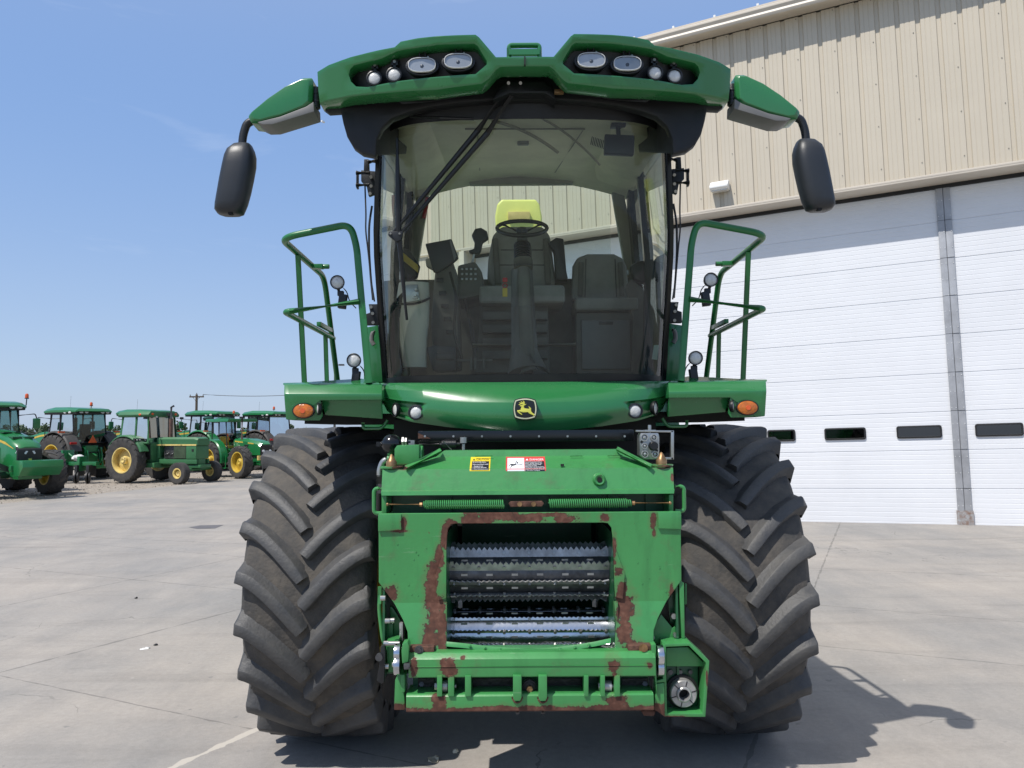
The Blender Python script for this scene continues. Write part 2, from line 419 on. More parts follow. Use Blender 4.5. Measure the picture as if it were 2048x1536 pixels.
def concrete():
    M_ = bpy.data.materials.new('concrete'); M_.use_nodes = True; n = M_.node_tree; L = n.links.new
    p = n.nodes['Principled BSDF']; p.inputs['Roughness'].default_value = .8; p.inputs['Specular IOR Level'].default_value = .25
    tc = n.nodes.new('ShaderNodeTexCoord')
    def noise(sc, det=6, rough=.6, mapv=None, rot=0, dist=0):
        z = n.nodes.new('ShaderNodeTexNoise'); z.inputs['Scale'].default_value = sc; z.inputs['Detail'].default_value = det; z.inputs['Roughness'].default_value = rough; z.inputs['Distortion'].default_value = dist
        if mapv:
            mp = n.nodes.new('ShaderNodeMapping'); mp.inputs['Scale'].default_value = mapv; mp.inputs['Rotation'].default_value = (0, 0, rot); L(tc.outputs['Object'], mp.inputs[0]); L(mp.outputs[0], z.inputs['Vector'])
        else: L(tc.outputs['Object'], z.inputs['Vector'])
        return z.outputs[0]
    def ramp(src, a, b, ca, cb):
        r = n.nodes.new('ShaderNodeValToRGB'); r.color_ramp.elements[0].position = a; r.color_ramp.elements[1].position = b
        r.color_ramp.elements[0].color = (*ca, 1); r.color_ramp.elements[1].color = (*cb, 1); L(src, r.inputs[0]); return r.outputs[0]
    def mix(f, a, b, mode='MIX'):
        x = n.nodes.new('ShaderNodeMixRGB'); x.blend_type = mode
        for i, v in ((0, f), (1, a), (2, b)):
            if isinstance(v, (int, float)): x.inputs[i].default_value = v
            elif isinstance(v, tuple): x.inputs[i].default_value = (*v, 1)
            else: L(v, x.inputs[i])
        return x.outputs[0]
    base = ramp(noise(.32, 7, .62), .36, .64, (.285, .275, .262), (.385, .35, .312))
    base = mix(.5, base, ramp(noise(2.2, 7, .68, (1, .35, 1), R(25), .3), .33, .68, (.72, .73, .74), (1.06, 1.05, 1.03)), 'MULTIPLY')
    base = mix(.55, base, ramp(noise(22, 5, .7), .3, .72, (.82, .82, .82), (1.12, 1.12, 1.12)), 'MULTIPLY')
    # tyre scuffs
    base = mix(.32, base, ramp(noise(1.1, 5, .6, (.25, 2.2, 1), R(-35), .8), .52, .74, (1, 1, 1), (.5, .5, .5)), 'MULTIPLY')
    # small stains and pale spots
    base = mix(ramp(noise(6.5, 3, .5, (1, .8, 1)), .715, .735, (0, 0, 0), (.6, .6, .6)), base, (.18, .175, .17))
    base = mix(ramp(noise(5.2, 4, .6, (1, 1, 3)), .725, .76, (0, 0, 0), (.8, .8, .8)), base, (.52, .49, .44))
    # hairline map cracking, broken up
    vo = n.nodes.new('ShaderNodeTexVoronoi'); vo.feature = 'DISTANCE_TO_EDGE'; vo.inputs['Scale'].default_value = .42
    wv = n.nodes.new('ShaderNodeVectorMath'); wv.operation = 'ADD'; wn = n.nodes.new('ShaderNodeTexNoise'); wn.inputs['Scale'].default_value = 1.3; wn.inputs['Detail'].default_value = 6; L(tc.outputs['Object'], wn.inputs['Vector'])
    ws = n.nodes.new('ShaderNodeVectorMath'); ws.operation = 'SCALE'; ws.inputs['Scale'].default_value = .8; L(wn.outputs['Color'], ws.inputs[0]); L(tc.outputs['Object'], wv.inputs[0]); L(ws.outputs[0], wv.inputs[1]); L(wv.outputs[0], vo.inputs['Vector'])
    ck = n.nodes.new('ShaderNodeMath'); ck.operation = 'LESS_THAN'; ck.inputs[1].default_value = .0024; L(vo.outputs['Distance'], ck.inputs[0])
    cm = n.nodes.new('ShaderNodeMath'); cm.operation = 'MULTIPLY'; L(ck.outputs[0], cm.inputs[0]); L(ramp(noise(.55, 3), .55, .60, (0, 0, 0), (.55, .55, .55)), cm.inputs[1])
    base = mix(cm.outputs[0], base, (.13, .125, .115))
    base = mix(.6, base, ramp(noise(140, 2, .5), .25, .75, (.78, .78, .78), (1.18, 1.18, 1.18)), 'MULTIPLY')
    # joints
    dk, mth = line_nodes(n, L, tc, [(-4.58, 1.57, 61.5, .014), (-6.29, 4.14, 64.5, .012), (-9.8, 6.6, 63.5, .007),
                                    (-2.14, .34, -25.5, .008), (4.33, 6.33, -16.9, .013), (2.82, 2.23, -23.2, .010), (6.74, 11.03, 64.8, .014), (-3.5, 7.2, -25, .009)])
    pale, _ = line_nodes(n, L, tc, [(-2.23, -.39, 61.1, .03)])
    base = mix(mth('MULTIPLY', dk, .5), base, (.10, .095, .09))
    base = mix(mth('MULTIPLY', pale, .85), base, (.50, .46, .40))
    L(base, p.inputs['Base Color'])
    h = mth('SUBTRACT', mth('ADD', noise(90, 6, .7), mth('MULTIPLY', noise(9, 4, .6), .8)), mth('MULTIPLY', dk, 1.0))
    b = n.nodes.new('ShaderNodeBump'); b.inputs['Strength'].default_value = .25; b.inputs['Distance'].default_value = .01; L(h, b.inputs['Height']); L(b.outputs[0], p.inputs['Normal'])
    return M_

# wall line of the building
WD = V((-.8936, .4481, 0)).normalized(); WN = V((-WD.y, WD.x, 0)); WN = -WN if WN.y > 0 else WN   # WN faces the yard
P0 = V((8.2732, 10.9654, 0))
TILT = -.0256 / math.hypot(.8936, .4481)
def ground_z(x, y):
    q = V((x, y, 0)) - P0; u = q.dot(WD); v = q.dot(WN)      # v > 0 in front of the wall
    t = max(0, min(1, 1 - max(0, v - .3) / 4.5)); t = t * t * (3 - 2 * t)
    k = max(0, min(1, (u - 13) / 4)); t *= 1 - k * k * (3 - 2 * k)
    u = max(-8, min(6, u))
    return t * u * TILT - .0
def grid_sheet(name, m_, xs, ys, zf, kind='structure'):
    b = MB(); b.grid([[V((x, y, zf(x, y))) for x in xs] for y in ys])
    o = b.build(name, m_); label(o, kind=kind); return o
xs = [-400, -200, -100, -60, -40, -30] + [-25 + i for i in range(51)] + [30, 40, 60, 100, 200, 400]
ys = [-30, -20, -14] + [-10 + i for i in range(41)] + [35, 45, 60, 100, 200, 400, 900]
m_earth = mat('dry_earth', (.20, .18, .13), rough=.95, var=.2, scale=.5, col2=(.12, .14, .07))
m_grav = mat('gravel_ground', (.40, .355, .30), rough=.95, var=.2, scale=7, bump=1.0, bscale=11, col2=(.18, .155, .13))
grid_sheet('ground', m_earth, xs, ys, lambda x, y: ground_z(x, y) - .03)
# concrete apron: kept clear of the gravel yard
grav_a, grav_b = V((-15.18, 17.59, 0)), V((-11.7, 30.41, 0)); gd = (grav_b - grav_a).normalized()
rows = []
for y in [-12 + i * .75 for i in range(60)]:
    xe = grav_a.x + (y - grav_a.y) * gd.x / gd.y
    if y < 17.59: xe = grav_a.x + (y - grav_a.y) * .16
    xe += .18 * mnoise.noise(V((y * .6, 3, 0)))
    r = []
    n_ = 46
    for i in range(n_ + 1):
        x = xe + (26 - xe) * (i / n_) ** 1.0
        r.append(V((x, y, ground_z(x, y))))
    rows.append(r)
b = MB(); b.grid(rows); label(b.build('concrete_yard', concrete()), kind='structure')
rows = []
for y in [4 + i * 1.1 for i in range(58)]:
    xe = grav_a.x + (y - grav_a.y) * (gd.x / gd.y if y >= 17.59 else .16) + 1.2
    rows.append([V((-70 + (xe + 70) * i / 60, y, -.006)) for i in range(61)])
b = MB(); b.grid(rows); label(b.build('gravel_yard', m_grav), kind='structure')
# loose stones scattered in the gravel, and the weedy edge
b = MB()
for k in range(2600):
    y = 14 + random.random() ** 1.3 * 26
    xe = grav_a.x + (y - grav_a.y) * (gd.x / gd.y if y >= 17.59 else .16)
    x = xe - abs(random.gauss(0, 3.4)) + .15
    s = .015 + .035 * random.random() ** 2
    c = V((x, y, .005)); vs = [b.bm.verts.new(c + V((random.uniform(-s, s), random.uniform(-s, s), z))) for z in (0, 0, 0, s)]
    for f in ((0, 1, 3), (1, 2, 3), (2, 0, 3)): b.face([vs[i] for i in f])
label(b.build('loose_stones', mat('stone', (.42, .38, .33), rough=.9, var=.25, scale=3)), lab='loose stones along the edge of the gravel yard', kind='stuff')

# ------------------------------------------------------------------ building (local: u along WD to the left, v out of the wall, z up)
BM = Matrix.Identity(4)
tz = V((WD.x, WD.y, TILT)).normalized(); nz_ = WN.copy(); up_ = tz.cross(nz_); up_ = -up_ if up_.z < 0 else up_
for j in range(3): BM[j][0] = tz[j]; BM[j][1] = nz_[j]; BM[j][2] = up_[j]
BM.translation = P0
BI = BM.inverted()
def W(px, py, v=0.0):
    """pixel -> (u, z) on the wall plane pushed out by v"""
    r = _F + _R * ((px - 1024) / FPX) - _U * ((py - 768) / FPX)
    o = BI @ CAM; d = BI.to_3x3() @ r; t = (v - o.y) / d.y; q = o + d * t; return q.x, q.z
bld = bpy.data.objects.new('metal_building', None); COL.objects.link(bld); bld.matrix_world = BM
label(bld, 'tan ribbed metal shop building with tall white sectional doors behind the harvester', 'building')
def bw(mb, name, m_, bevel=0, **k):
    return mb.build(name, m_, bld, bevel=bevel, **k)
m_tan = mat('tan_metal_siding', (.55, .49, .39), rough=.5, var=.03, scale=.8, spec=.4)
m_tant = mat('tan_trim', (.60, .535, .445), rough=.45, var=.05, scale=1)
m_door = mat('white_door_panel', (.74, .75, .77), rough=.5, var=.05, scale=.7, col2=(.69, .70, .72), bump=.05, bscale=3)
m_seal = mat('black_seal', (.012, .012, .013), rough=.6)
m_galv = mat('galvanised_post', (.40, .41, .43), rough=.5, metal=.2, var=.15, scale=3)
m_wing = glass_mat('dark_window_glass', (.06, .07, .07), refl=.16)
m_inside = mat('dim_interior', (.05, .05, .045), rough=.9, var=.4, scale=1.3)
u_end = W(795, 700)[0]; u_right = W(2048, 500)[0] - 7
DV = -.58
Hh = W(1800, 384.6 - 20)[1]      # bottom of the siding
Hl = W(1800, 383, DV)[1]         # bottom of the header trim
He = W(1726, 0)[1]           # eave
uL = W(931, 520)[0]          # left end of the doors
upost = W(1911, 700)[0]
RIB = .39
# siding with trapezoid ribs
def siding(u0, u1, z0, z1, name):
    prof = []; u = u0
    k0 = math.floor(u0 / RIB); k1 = math.ceil(u1 / RIB)
    for k in range(k0, k1):
        c = k * RIB
        for du, v in ((0, 0), (.016, -.036), (.090, -.036), (.106, 0), (.200, 0), (.204, -.005), (.216, -.005), (.22, 0), (.298, 0), (.302, -.005), (.314, -.005), (.318, 0)):
            if u0 < c + du < u1: prof.append((c + du, v))
    prof = [(u0, 0)] + prof + [(u1, 0)]
    b = MB(); b.grid([[V((u, v, z)) for u, v in prof] for z in (z0, z1)])
    b.box(u0, u1, -.2, -.08, z0, z1)
    return bw(b, name, m_tan, ang=20)
siding(u_right, u_end, Hh, He, 'wall')
b = MB(); b.box(u_end - .02, u_end + .25, -.2, .06, -.4, He); bw(b, 'corner_trim', m_tant)
siding(uL, u_end - .02, -.3, Hh - .002, 'wall')
# left flank and back so the building is solid
b = MB(); b.box(u_end - .02, u_end + .2, -24, -.2, -.4, He - .1); b.box(u_right, u_end, -24, -23.8, -.4, He - .1); b.box(u_right - .2, u_right - .002, -24, 0, -.4, He)
bw(b, 'wall', m_tan)
# screws
b = MB()
for k in range(math.ceil(u_right / RIB), math.floor(u_end / RIB)):
    for z in [Hh + .35 + .95 * i for i in range(5)]:
        if (k % 2) == 0: b.cyl((k * RIB + .15, 0, z), (k * RIB + .15, .012, z), .010, n=6)
bw(b, 'fastener', mat('screw_heads', (.22, .2, .17), rough=.6))
# gutter + roof edge: the eave overhangs the wall
ov = .40
b = MB(); b.prism([V((u_right - .1, v, He + z)) for v, z in ((.0, .02), (ov - .18, .02), (ov - .1, -.02), (ov + .02, -.02), (ov + .05, .04), (ov + .03, .10), (ov + .07, .16), (ov + .07, .22), (ov + .0, .24), (.0, .24))], (u_end - u_right + .5, 0, 0))
bw(b, 'gutter', m_tant, bevel=.006)
b = MB(); b.prism([V((u_right - .1, v, He + z)) for v, z in ((ov + .02, .25), (ov + .02, .285), (-12, 1.6), (-24, .285), (-24, .25), (-12, 1.5))], (u_end - u_right + .45, 0, 0))
bw(b, 'roof', m_tant)
b = MB()
for k in range(0, 26, 1):
    u = u_right + k * .98
    b.box(u, u + .05, ov - .10, ov + .02, He + .287, He + .335)
bw(b, 'roof_rib_cap', m_white)
# header trim + door track hood
b = MB(); b.box(u_right, u_end, .034, .075, Hh - .0, Hh + .05); b.box(u_right, uL + .1, -.66, .07, Hl + .003, max(Hh, Hl + .06) - .001)
bw(b, 'header_trim', m_tant, bevel=.006)
b = MB(); b.box(u_right, uL, DV - .06, DV + .06, Hl - .075, Hl + .002); bw(b, 'door_seal', m_seal)
b = MB(); b.box(uL + .002, uL + .16, -.66, .085, -.3, Hl); bw(b, 'jamb_trim', m_tant, bevel=.005)
b = MB(); b.box(u_right, uL, -.67, -.2, Hl + .01, Hl + .5); bw(b, 'wall', m_tan)
DV = -.58   # door plane depth behind the wall face
sec = Hl / 8.6
def W2(px, py): return W(px, py, DV)
zs0 = [W2(1890, y)[1] for y in (976, 899, 822, 744, 669, 592)]
sec = (zs0[-1] - zs0[0]) / 5; zb = zs0[0] - sec
wins = [(W2(1591 - 56, 870), W2(1591 + 0, 870)), (W2(1649, 868), W2(1732, 868)), (W2(1793, 864), W2(1884, 864)), (W2(1950, 859), W2(2047, 859))]
def door(u0, u1, wn):
    d = bpy.data.objects.new('overhead_door', None); COL.objects.link(d); d.parent = bld
    # panel profile: sections with shallow horizontal grooves
    prof = []; z = zb - .02; k = 0
    while z < Hl - .06:
        h = sec
        n_ = 8
        for i in range(n_):
            a = z + h * i / n_
            hh = h / n_
            if i == 0: prof += [(a, -.014), (a + .008, -.014), (a + .014, 0)]
            else: prof += [(a, 0), (a + .004, -.003), (a + .012, -.003), (a + .016, 0)]
        prof.append((z + h - .01, 0)); z += h
    b = MB()
    prof = [(a, v) for a, v in prof if a < Hl]
    b.grid([[V((u, DV + v, a)) for a, v in prof] for u in (u0, u1)])
    b.box(u0, u1, DV - .08, DV - .02, zb - .3, Hl)
    o = b.build('door_panel', m_door, d, ang=12)
    b = MB(); b.box(u0, u1, DV - .03, DV + .015, zb - .13, zb + .03); b.build('bottom_seal', m_seal, d)
    for (ua, zz), (ub, _) in wn:
        ua, ub = max(ua, ub), min(ua, ub)
        zc = zb + sec * 2 + sec * .47; hw = .135
        def rr(u0_, u1_, z0_, z1_, r):
            o = []
            for cx, cz, a0 in ((u1_ - r, z1_ - r, 0), (u0_ + r, z1_ - r, 90), (u0_ + r, z0_ + r, 180), (u1_ - r, z0_ + r, 270)):
                for a in range(0, 91, 15): o.append((cx + r * math.cos(R(a0 + a)), cz + r * math.sin(R(a0 + a))))
            return o
        f = plate('window', rr(ub, ua, zc - hw, zc + hw, .05), [rr(ub + .035, ua - .035, zc - hw + .035, zc + hw - .035, .03)], .03, m_seal, d, Y=0, bevel=.006)
        f.data.transform(Matrix(((1, 0, 0, 0), (0, -1, 0, DV + .033), (0, 0, 1, 0), (0, 0, 0, 1))))
        f.data.flip_normals()
        g = MB(); g.poly([V((ub + .03, DV + .012, zc - hw + .03)), V((ua - .03, DV + .012, zc - hw + .03)), V((ua - .03, DV + .012, zc + hw - .03)), V((ub + .03, DV + .012, zc + hw - .03))])
        gl = g.build('pane', m_wing, f)
        g = MB(); g.box(ub + .03, ua - .03, DV + .001, DV + .004, zc - hw + .03, zc + hw - .03); gl = g.build('interior_shade', m_inside, f)  # thin dark sheet on the door, coloured for the unlit room behind
    return d
PW = .135
d1 = door(upost + PW, uL, wins[:3] + [(W2(1400, 870), W2(1465, 870)), (W2(1262, 870), W2(1322, 870))]); d1['label'] = 'white ribbed overhead door left of the grey post'
d2 = door(u_right, upost - PW, wins[3:]); d2['label'] = 'white ribbed overhead door right of the grey post'
# post between doors
b = MB()
b.box(upost + .006, upost + PW, DV - .05, DV + .05, .30, Hl - .02); b.box(upost - PW, upost - .006, DV - .05, DV + .045, .30, Hl - .02)
b.box(upost - .006, upost + .006, DV - .04, DV + .02, .16, Hl - .02)
po = bw(b, 'door_post', m_galv, bevel=.004)
b = MB(); b.box(upost - PW - .02, upost + PW + .02, DV - .05, DV + .06, -.15, .30); b.box(upost - .08, upost + .07, DV + .02, DV + .075, .0, .26)
o = b.build('post_foot', mat('bare_galvanised', (.45, .46, .46), rough=.5, metal=.4, var=.3, scale=14, col2=(.25, .14, .09)), po)
b = MB()
for i in range(60):
    z = .4 + i * (Hl - .4) / 20
    if z > Hl - .1: break
    for du in (-.11, .03, .11): b.cyl((upost + du, DV + .045, z), (upost + du, DV + .056, z), .008, n=6)
b.build('rivet', m_white, po)
b = MB()
for i in range(0, 9): b.box(upost - PW, upost + PW, DV + .047, DV + .053, zb + sec * (i + 1) - .006, zb + sec * (i + 1))
b.build('post_joint', m_seal, po)
# wall light
ul, zl = W(1440, 372, .15)
wl = bpy.data.objects.new('wall_light', None); COL.objects.link(wl); wl.matrix_world = BM @ Matrix.Translation(V((ul, .035, zl)))
label(wl, 'white box-shaped wall pack light on the tan siding above the white door', 'wall light')
b = MB(); b.prism([V((-.2, v, z)) for v, z in ((0, -.10), (0, .12), (.10, .12), (.26, -.02), (.26, -.06), (.2, -.10))], (.42, 0, 0)); b.build('housing', m_white, wl, bevel=.008)
b = MB(); b.box(-.17, .19, .02, .19, -.125, -.1); b.build('lens', m_lens, wl)

# ------------------------------------------------------------------ distant things
m_leaf = mat('tree_leaves', (.10, .14, .07), rough=.8, var=.3, scale=2, col2=(.06, .09, .045))
m_bark = mat('bark', (.10, .08, .06), rough=.9)
def tree(x, y, h, wdt, lab, seed):
    rnd = random.Random(seed)
    t = thing('tree', lab, 'tree', (x, y, 0), group='trees on the skyline')
    b = MB(); b.tube([(0, 0, 0), (.1, 0, h * .25), (0, .1, h * .6)], [.25, .2, .1], n=7)
    for a in range(5):
        an = rnd.uniform(0, 6.28); b.tube([(0, 0, h * .25), (math.cos(an) * wdt * .25, math.sin(an) * wdt * .25, h * .65)], [.12, .04], n=5)
    b.build('trunk', m_bark, t)
    b = MB()
    cl = [(V((rnd.uniform(-.5, .5) * wdt, rnd.uniform(-.3, .3) * wdt, h * rnd.uniform(.3, .85))), rnd.uniform(.14, .26) * h) for _ in range(14)]
    for _ in range(1500):
        c, r = rnd.choice(cl); d = V((rnd.gauss(0, 1), rnd.gauss(0, 1), rnd.gauss(0, 1))).normalized() * r * rnd.random() ** .4
        p = c + d; s = .12 + .18 * rnd.random()
        if p.z < .2: p.z = .3
        a = V((rnd.gauss(0, 1), rnd.gauss(0, 1), rnd.gauss(0, 1))).normalized() * s; e = a.cross(V((rnd.gauss(0, 1), rnd.gauss(0, 1), rnd.gauss(0, 1)))).normalized() * s
        b.poly([p - a, p - e, p + a, p + e])
    b.build('crown', m_leaf, t, smooth=False)
for i, (px, Y, h, w_) in enumerate([(-40, 190, 4.2, 20), (66, 170, 4.4, 11), (118, 190, 3.6, 12), (200, 190, 3.3, 16), (262, 180, 3.6, 12), (325, 130, 5.2, 6), (420, 190, 3.4, 16), (500, 194, 3.4, 16), (560, 186, 3.8, 12)]):
    p = A(px, 862, Y)
    tree(p.x, Y, h, w_, ['low dark tree at the far left edge', 'low tree seen above the nearest tractor hood', 'low tree behind the beacon-lit tractor', 'low tree left of the old cab tractor', 'dark bushy tree left of the old tractor cab', 'tallest tree on the skyline behind the old cab tractor', 'low tree behind the canopy tractor', 'low tree behind the rightmost tractor cab', 'low tree beside the harvester platform edge'][i], 50 + i)
up = A(392, 870, 62); zt = A(392, 789, 62).z
t = thing('utility_pole', 'wooden utility pole with a crossarm on the skyline', 'utility pole', (up.x, up.y, 0))
b = MB(); b.cyl((0, 0, 0), (0, 0, zt), .13, .10, n=10); b.build('pole', m_bark, t)
b = MB(); b.box(-.62, .62, -.05, .05, zt - .26, zt - .14); b.tube([(-.3, -.09, zt - .24), (0, -.09, zt - .6)], .03, n=5); b.tube([(.3, -.09, zt - .24), (0, -.09, zt - .6)], .03, n=5); b.build('crossarm', m_bark, t)
for x in (-.56, 0, .56):
    b = MB(); b.cyl((x, 0, zt - (.14 if x else .0)), (x, 0, zt + (.0 if x else .14)), .05, .035, n=8); b.build('insulator', m_grey, t)
# power lines
def sag(p, q, s, n_=14):
    return [p.lerp(q, i / n_) - V((0, 0, s * 4 * (i / n_) * (1 - i / n_))) for i in range(n_ + 1)]
b = MB(); b.tube(sag(V((up.x + .56, 62, zt)), A(760, 768, 62), .5), .022, n=4)
o = b.build('power_line', m_hose); label(o, 'thin power line running right from the utility pole crossarm', 'power line')
b = MB(); b.tube(sag(A(-60, 842, 75), V((up.x - 1.05, 62, zt - .2)) + V((0, 0, -3.2)), 1.0), .022, n=4)
o = b.build('power_line', m_hose); label(o, 'thin power line low across the sky behind the left tractors', 'power line')
lp = A(669, 870, 45); z1 = A(669, 729, 45).z
t = thing('light_pole', 'thin lamp pole with a short arm seen through the handrail', 'light pole', (lp.x, lp.y, 0))
b = MB(); b.cyl((0, 0, 0), (0, 0, z1), .09, .06, n=8); b.build('pole', m_steeld, t)
b = MB(); b.box(-.05, .42, -.05, .05, z1 - .06, z1 - .01); b.box(.28, .6, -.12, .12, z1 - .08, z1 + .02); b.build('lamp_head', m_steeld, t)
# ================================================================== forage harvester
H = thing('forage_harvester', 'large green forage harvester facing the camera with its header off, on big lugged tyres', 'forage harvester')
def part(mb, name, m_, parent=None, **k): return mb.build(name, m_, parent or H, **k)

# ---- tyres
TR = 1.066
def make_tyre(name, wd=.395, Rr=TR, nl=23, parent=None, seed=1):
    rnd = random.Random(seed)
    k = wd / .395
    b = MB(); b.mi = 1
    prof = [(0, Rr - .050), (.15, Rr - .053), (.27, Rr - .062), (.345, Rr - .080), (.380, Rr - .13), (.388, Rr - .24), (.385, Rr - .33), (.36, Rr - .43), (.325, Rr - .50), (.30, Rr - .53)]
    full = [(-w_, r) for w_, r in prof[::-1]] + prof[1:]
    b.lathe([(w_ * k, r) for w_, r in full], (0, 0, 0), (1, 0, 0), n=120)
    b.mi = 0
    def Rtop(w_): a = abs(w_) / .395; return Rr - .018 * a ** 2
    for side in (-1, 1):
        for i in range(nl):
            ph = 2 * math.pi * (i + (.5 if side > 0 else 0)) / nl
            secs = []
            N = 9
            def pt(s_): return .006 + .375 * s_, (1 - (1 - s_) ** 1.45) * -.31
            jit = rnd.uniform(-.004, .004)
            for j in range(N + 1):
                s_ = j / N
                w0, f0 = pt(s_); w1, f1 = pt(min(1, s_ + .02)); wm, fm = pt(max(0, s_ - .02))
                tx, ty = (w1 - wm), (f1 - fm) * Rr; l = math.hypot(tx, ty); nx, ny = -ty / l, tx / l
                rt = Rtop(w0); tw = .031 + .006 * s_; bwid = .062 + .02 * s_
                if j == 0: tw *= .9; bwid *= .9
                ring = []
                for q, rr in ((-bwid - .024, Rr - .068 - .03 * s_ ** 3), (-tw - .016, rt - .034), (-tw, rt - .005), (-tw + .006, rt), (tw - .005, rt), (tw, rt - .004), (tw + .012, Rr - .085 - .03 * s_ ** 3)):
                    ww = w0 + nx * q; ff = f0 + ny * q / Rr
                    ww = max(ww, -.03); ww = min(ww, .392)
                    ring.append((ww, ff, rr))
                secs.append(ring)
            # over the shoulder, down the sidewall
            last = secs[-1]
            secs.append([(min(w_ + .012, .398), f_, r_ - (.012 if 0 < i_ < 6 else .04)) for i_, (w_, f_, r_) in enumerate(last)])
            secs.append([(.397, f_ - .01, Rr - .16 - (.02 if i_ in (0, 6) else 0)) for i_, (w_, f_, r_) in enumerate(last)])
            secs.append([(.376, f_ - .015, Rr - .25) for i_, (w_, f_, r_) in enumerate(last)])
            rings = []
            for ring in secs:
                rings.append([V((side * w_ * k, math.sin(ph + f_ + jit) * r_ * 1.0, math.cos(ph + f_ + jit) * r_)) for w_, f_, r_ in ring])
            b.ring(rings)
    return b
def place_wheel(cx, cy, cz, wd, Rr, nl, front=True, seed=1):
    wheel = bpy.data.objects.new('wheel', None); COL.objects.link(wheel); wheel.parent = H
    b = make_tyre('tyre', wd, Rr, nl, seed=seed)
    for v in b.bm.verts:
        # direction: phase increases forward-down => y = -sin
        v.co = V((v.co.x + cx, -v.co.y + cy, v.co.z + cz))
        if v.co.z < .0: v.co.z = .002
    for v in b.bm.verts:        # wear: nothing stays machine-straight
        q = v.co * 11; v.co += V((mnoise.noise(q), mnoise.noise(q + V((9, 0, 0))), mnoise.noise(q + V((0, 9, 0))))) * .0035
        if v.co.z < .002: v.co.z = .002
    t = b.build('tyre', [m_lug, m_carc], wheel, ang=52)
    b = MB(); s = 1 if cx > 0 else -1
    rr = Rr - .53
    b.lathe([(-.30, rr + .01), (-.29, rr - .03), (-.1, rr - .05), (.1, rr - .05), (.29, rr - .03), (.30, rr + .01)], (cx, cy, cz), (1, 0, 0), n=48)
    b.lathe([(0, 0.02), (.02, .2), (.0, .22), (-.05, rr - .045)], (cx + s * .12, cy, cz), (s, 0, 0), n=40, caps=True)
    b.build('rim', m_yel, wheel)
    return wheel
place_wheel(-1.322, .30, 1.06, .402, TR, 22, seed=3)
place_wheel(1.322, .30, 1.06, .402, TR, 22, seed=4)
place_wheel(-1.12, 3.25, .72, .26, .74, 21, seed=5)
place_wheel(1.12, 3.25, .72, .26, .74, 21, seed=6)

# ---- chassis, axle, rear body
b = MB(); b.cyl((-1.0, .3, 1.06), (1.0, .3, 1.06), .17, n=20); b.cyl((-.9, .3, 1.06), (-.6, .3, 1.06), .30, n=24); b.cyl((.9, .3, 1.06), (.6, .3, 1.06), .30, n=24)
b.box(-.8, .8, 3.1, 3.4, .6, .85)
part(b, 'axle', m_green3, bevel=.01)
b = MB(); b.box(-.60, -.48, -.45, 5.4, 1.0, 1.35); b.box(.48, .60, -.45, 5.4, 1.0, 1.35); b.box(-.48, .48, .4, .7, 1.0, 1.3); b.box(-.48, .48, 3, 3.4, .9, 1.3)
part(b, 'chassis', m_green3, bevel=.01)
b = MB()
b.ring([[V((x, y, z)) for x, z in ((-h, 1.2), (h, 1.2), (h + .02, 2.0), (h - .04, t_ - .15), (h - .18, t_), (-h + .18, t_), (-h + .04, t_ - .15), (-h - .02, 2.0))] for y, h, t_ in ((.95, 1.28, 2.72), (3.9, 1.36, 2.85), (5.5, 1.34, 2.7), (5.9, 1.2, 2.45))])
part(b, 'engine_hood', m_green, bevel=.02)
b = MB()
for i in range(16): b.box(-1.405 if i < 0 else -1.41, -1.36, 3.0 + i * .13, 3.06 + i * .13, 1.7, 2.4); b.box(1.36, 1.41, 3.0 + i * .13, 3.06 + i * .13, 1.7, 2.4)
part(b, 'cooling_grille', m_black)
# discharge spout base standing behind the cab (pale yellow, seen through the glass)
b = MB()
Ys = 1.75
def sp(px, py, y): p = A(px, py, Ys); return V((p.x, y, p.z))
ol = [(992, 462), (990, 432), (994, 408), (1003, 398), (1072, 398), (1079, 408), (1084, 432), (1084, 462)]
b.ring([[sp(x, y_, Ys) + V((0, d, 0)) for x, y_ in ol] for d in (0, .10, .55)])
b.ring([[V((x * s_, Ys + .02 + .5 * (i / 3), z)) for x, z in ((-.2, 2.5), (.2, 2.5), (.2, 3.5), (-.2, 3.5))] for i, s_ in ((0, 1), (3, 1))])
part(b, 'discharge_spout', m_yellow, bevel=.025, seg=3)
b = MB(); q0, q1 = A(1016, 424, Ys - .02), A(1060, 440, Ys - .02); b.box(q0.x, q1.x, Ys - .035, Ys + .01, q1.z, q0.z); part(b, 'spout_label_plate', m_yelp, bevel=.006)
b = MB(); b.tube([A(1312, 470, 2.2), A(1303, 405, 2.2), A(1296, 360, 2.2)], .05, n=10); b.tube([A(1303, 405, 2.2), A(1288, 378, 2.2)], .035, n=8); part(b, 'spout_rest', m_yellow)
b = MB(); q = A(1312, 468, 2.2); b.tube([q, V((q.x + .03, 2.2, 2.70))], .025, n=8); part(b, 'spout_rest_post', m_black)

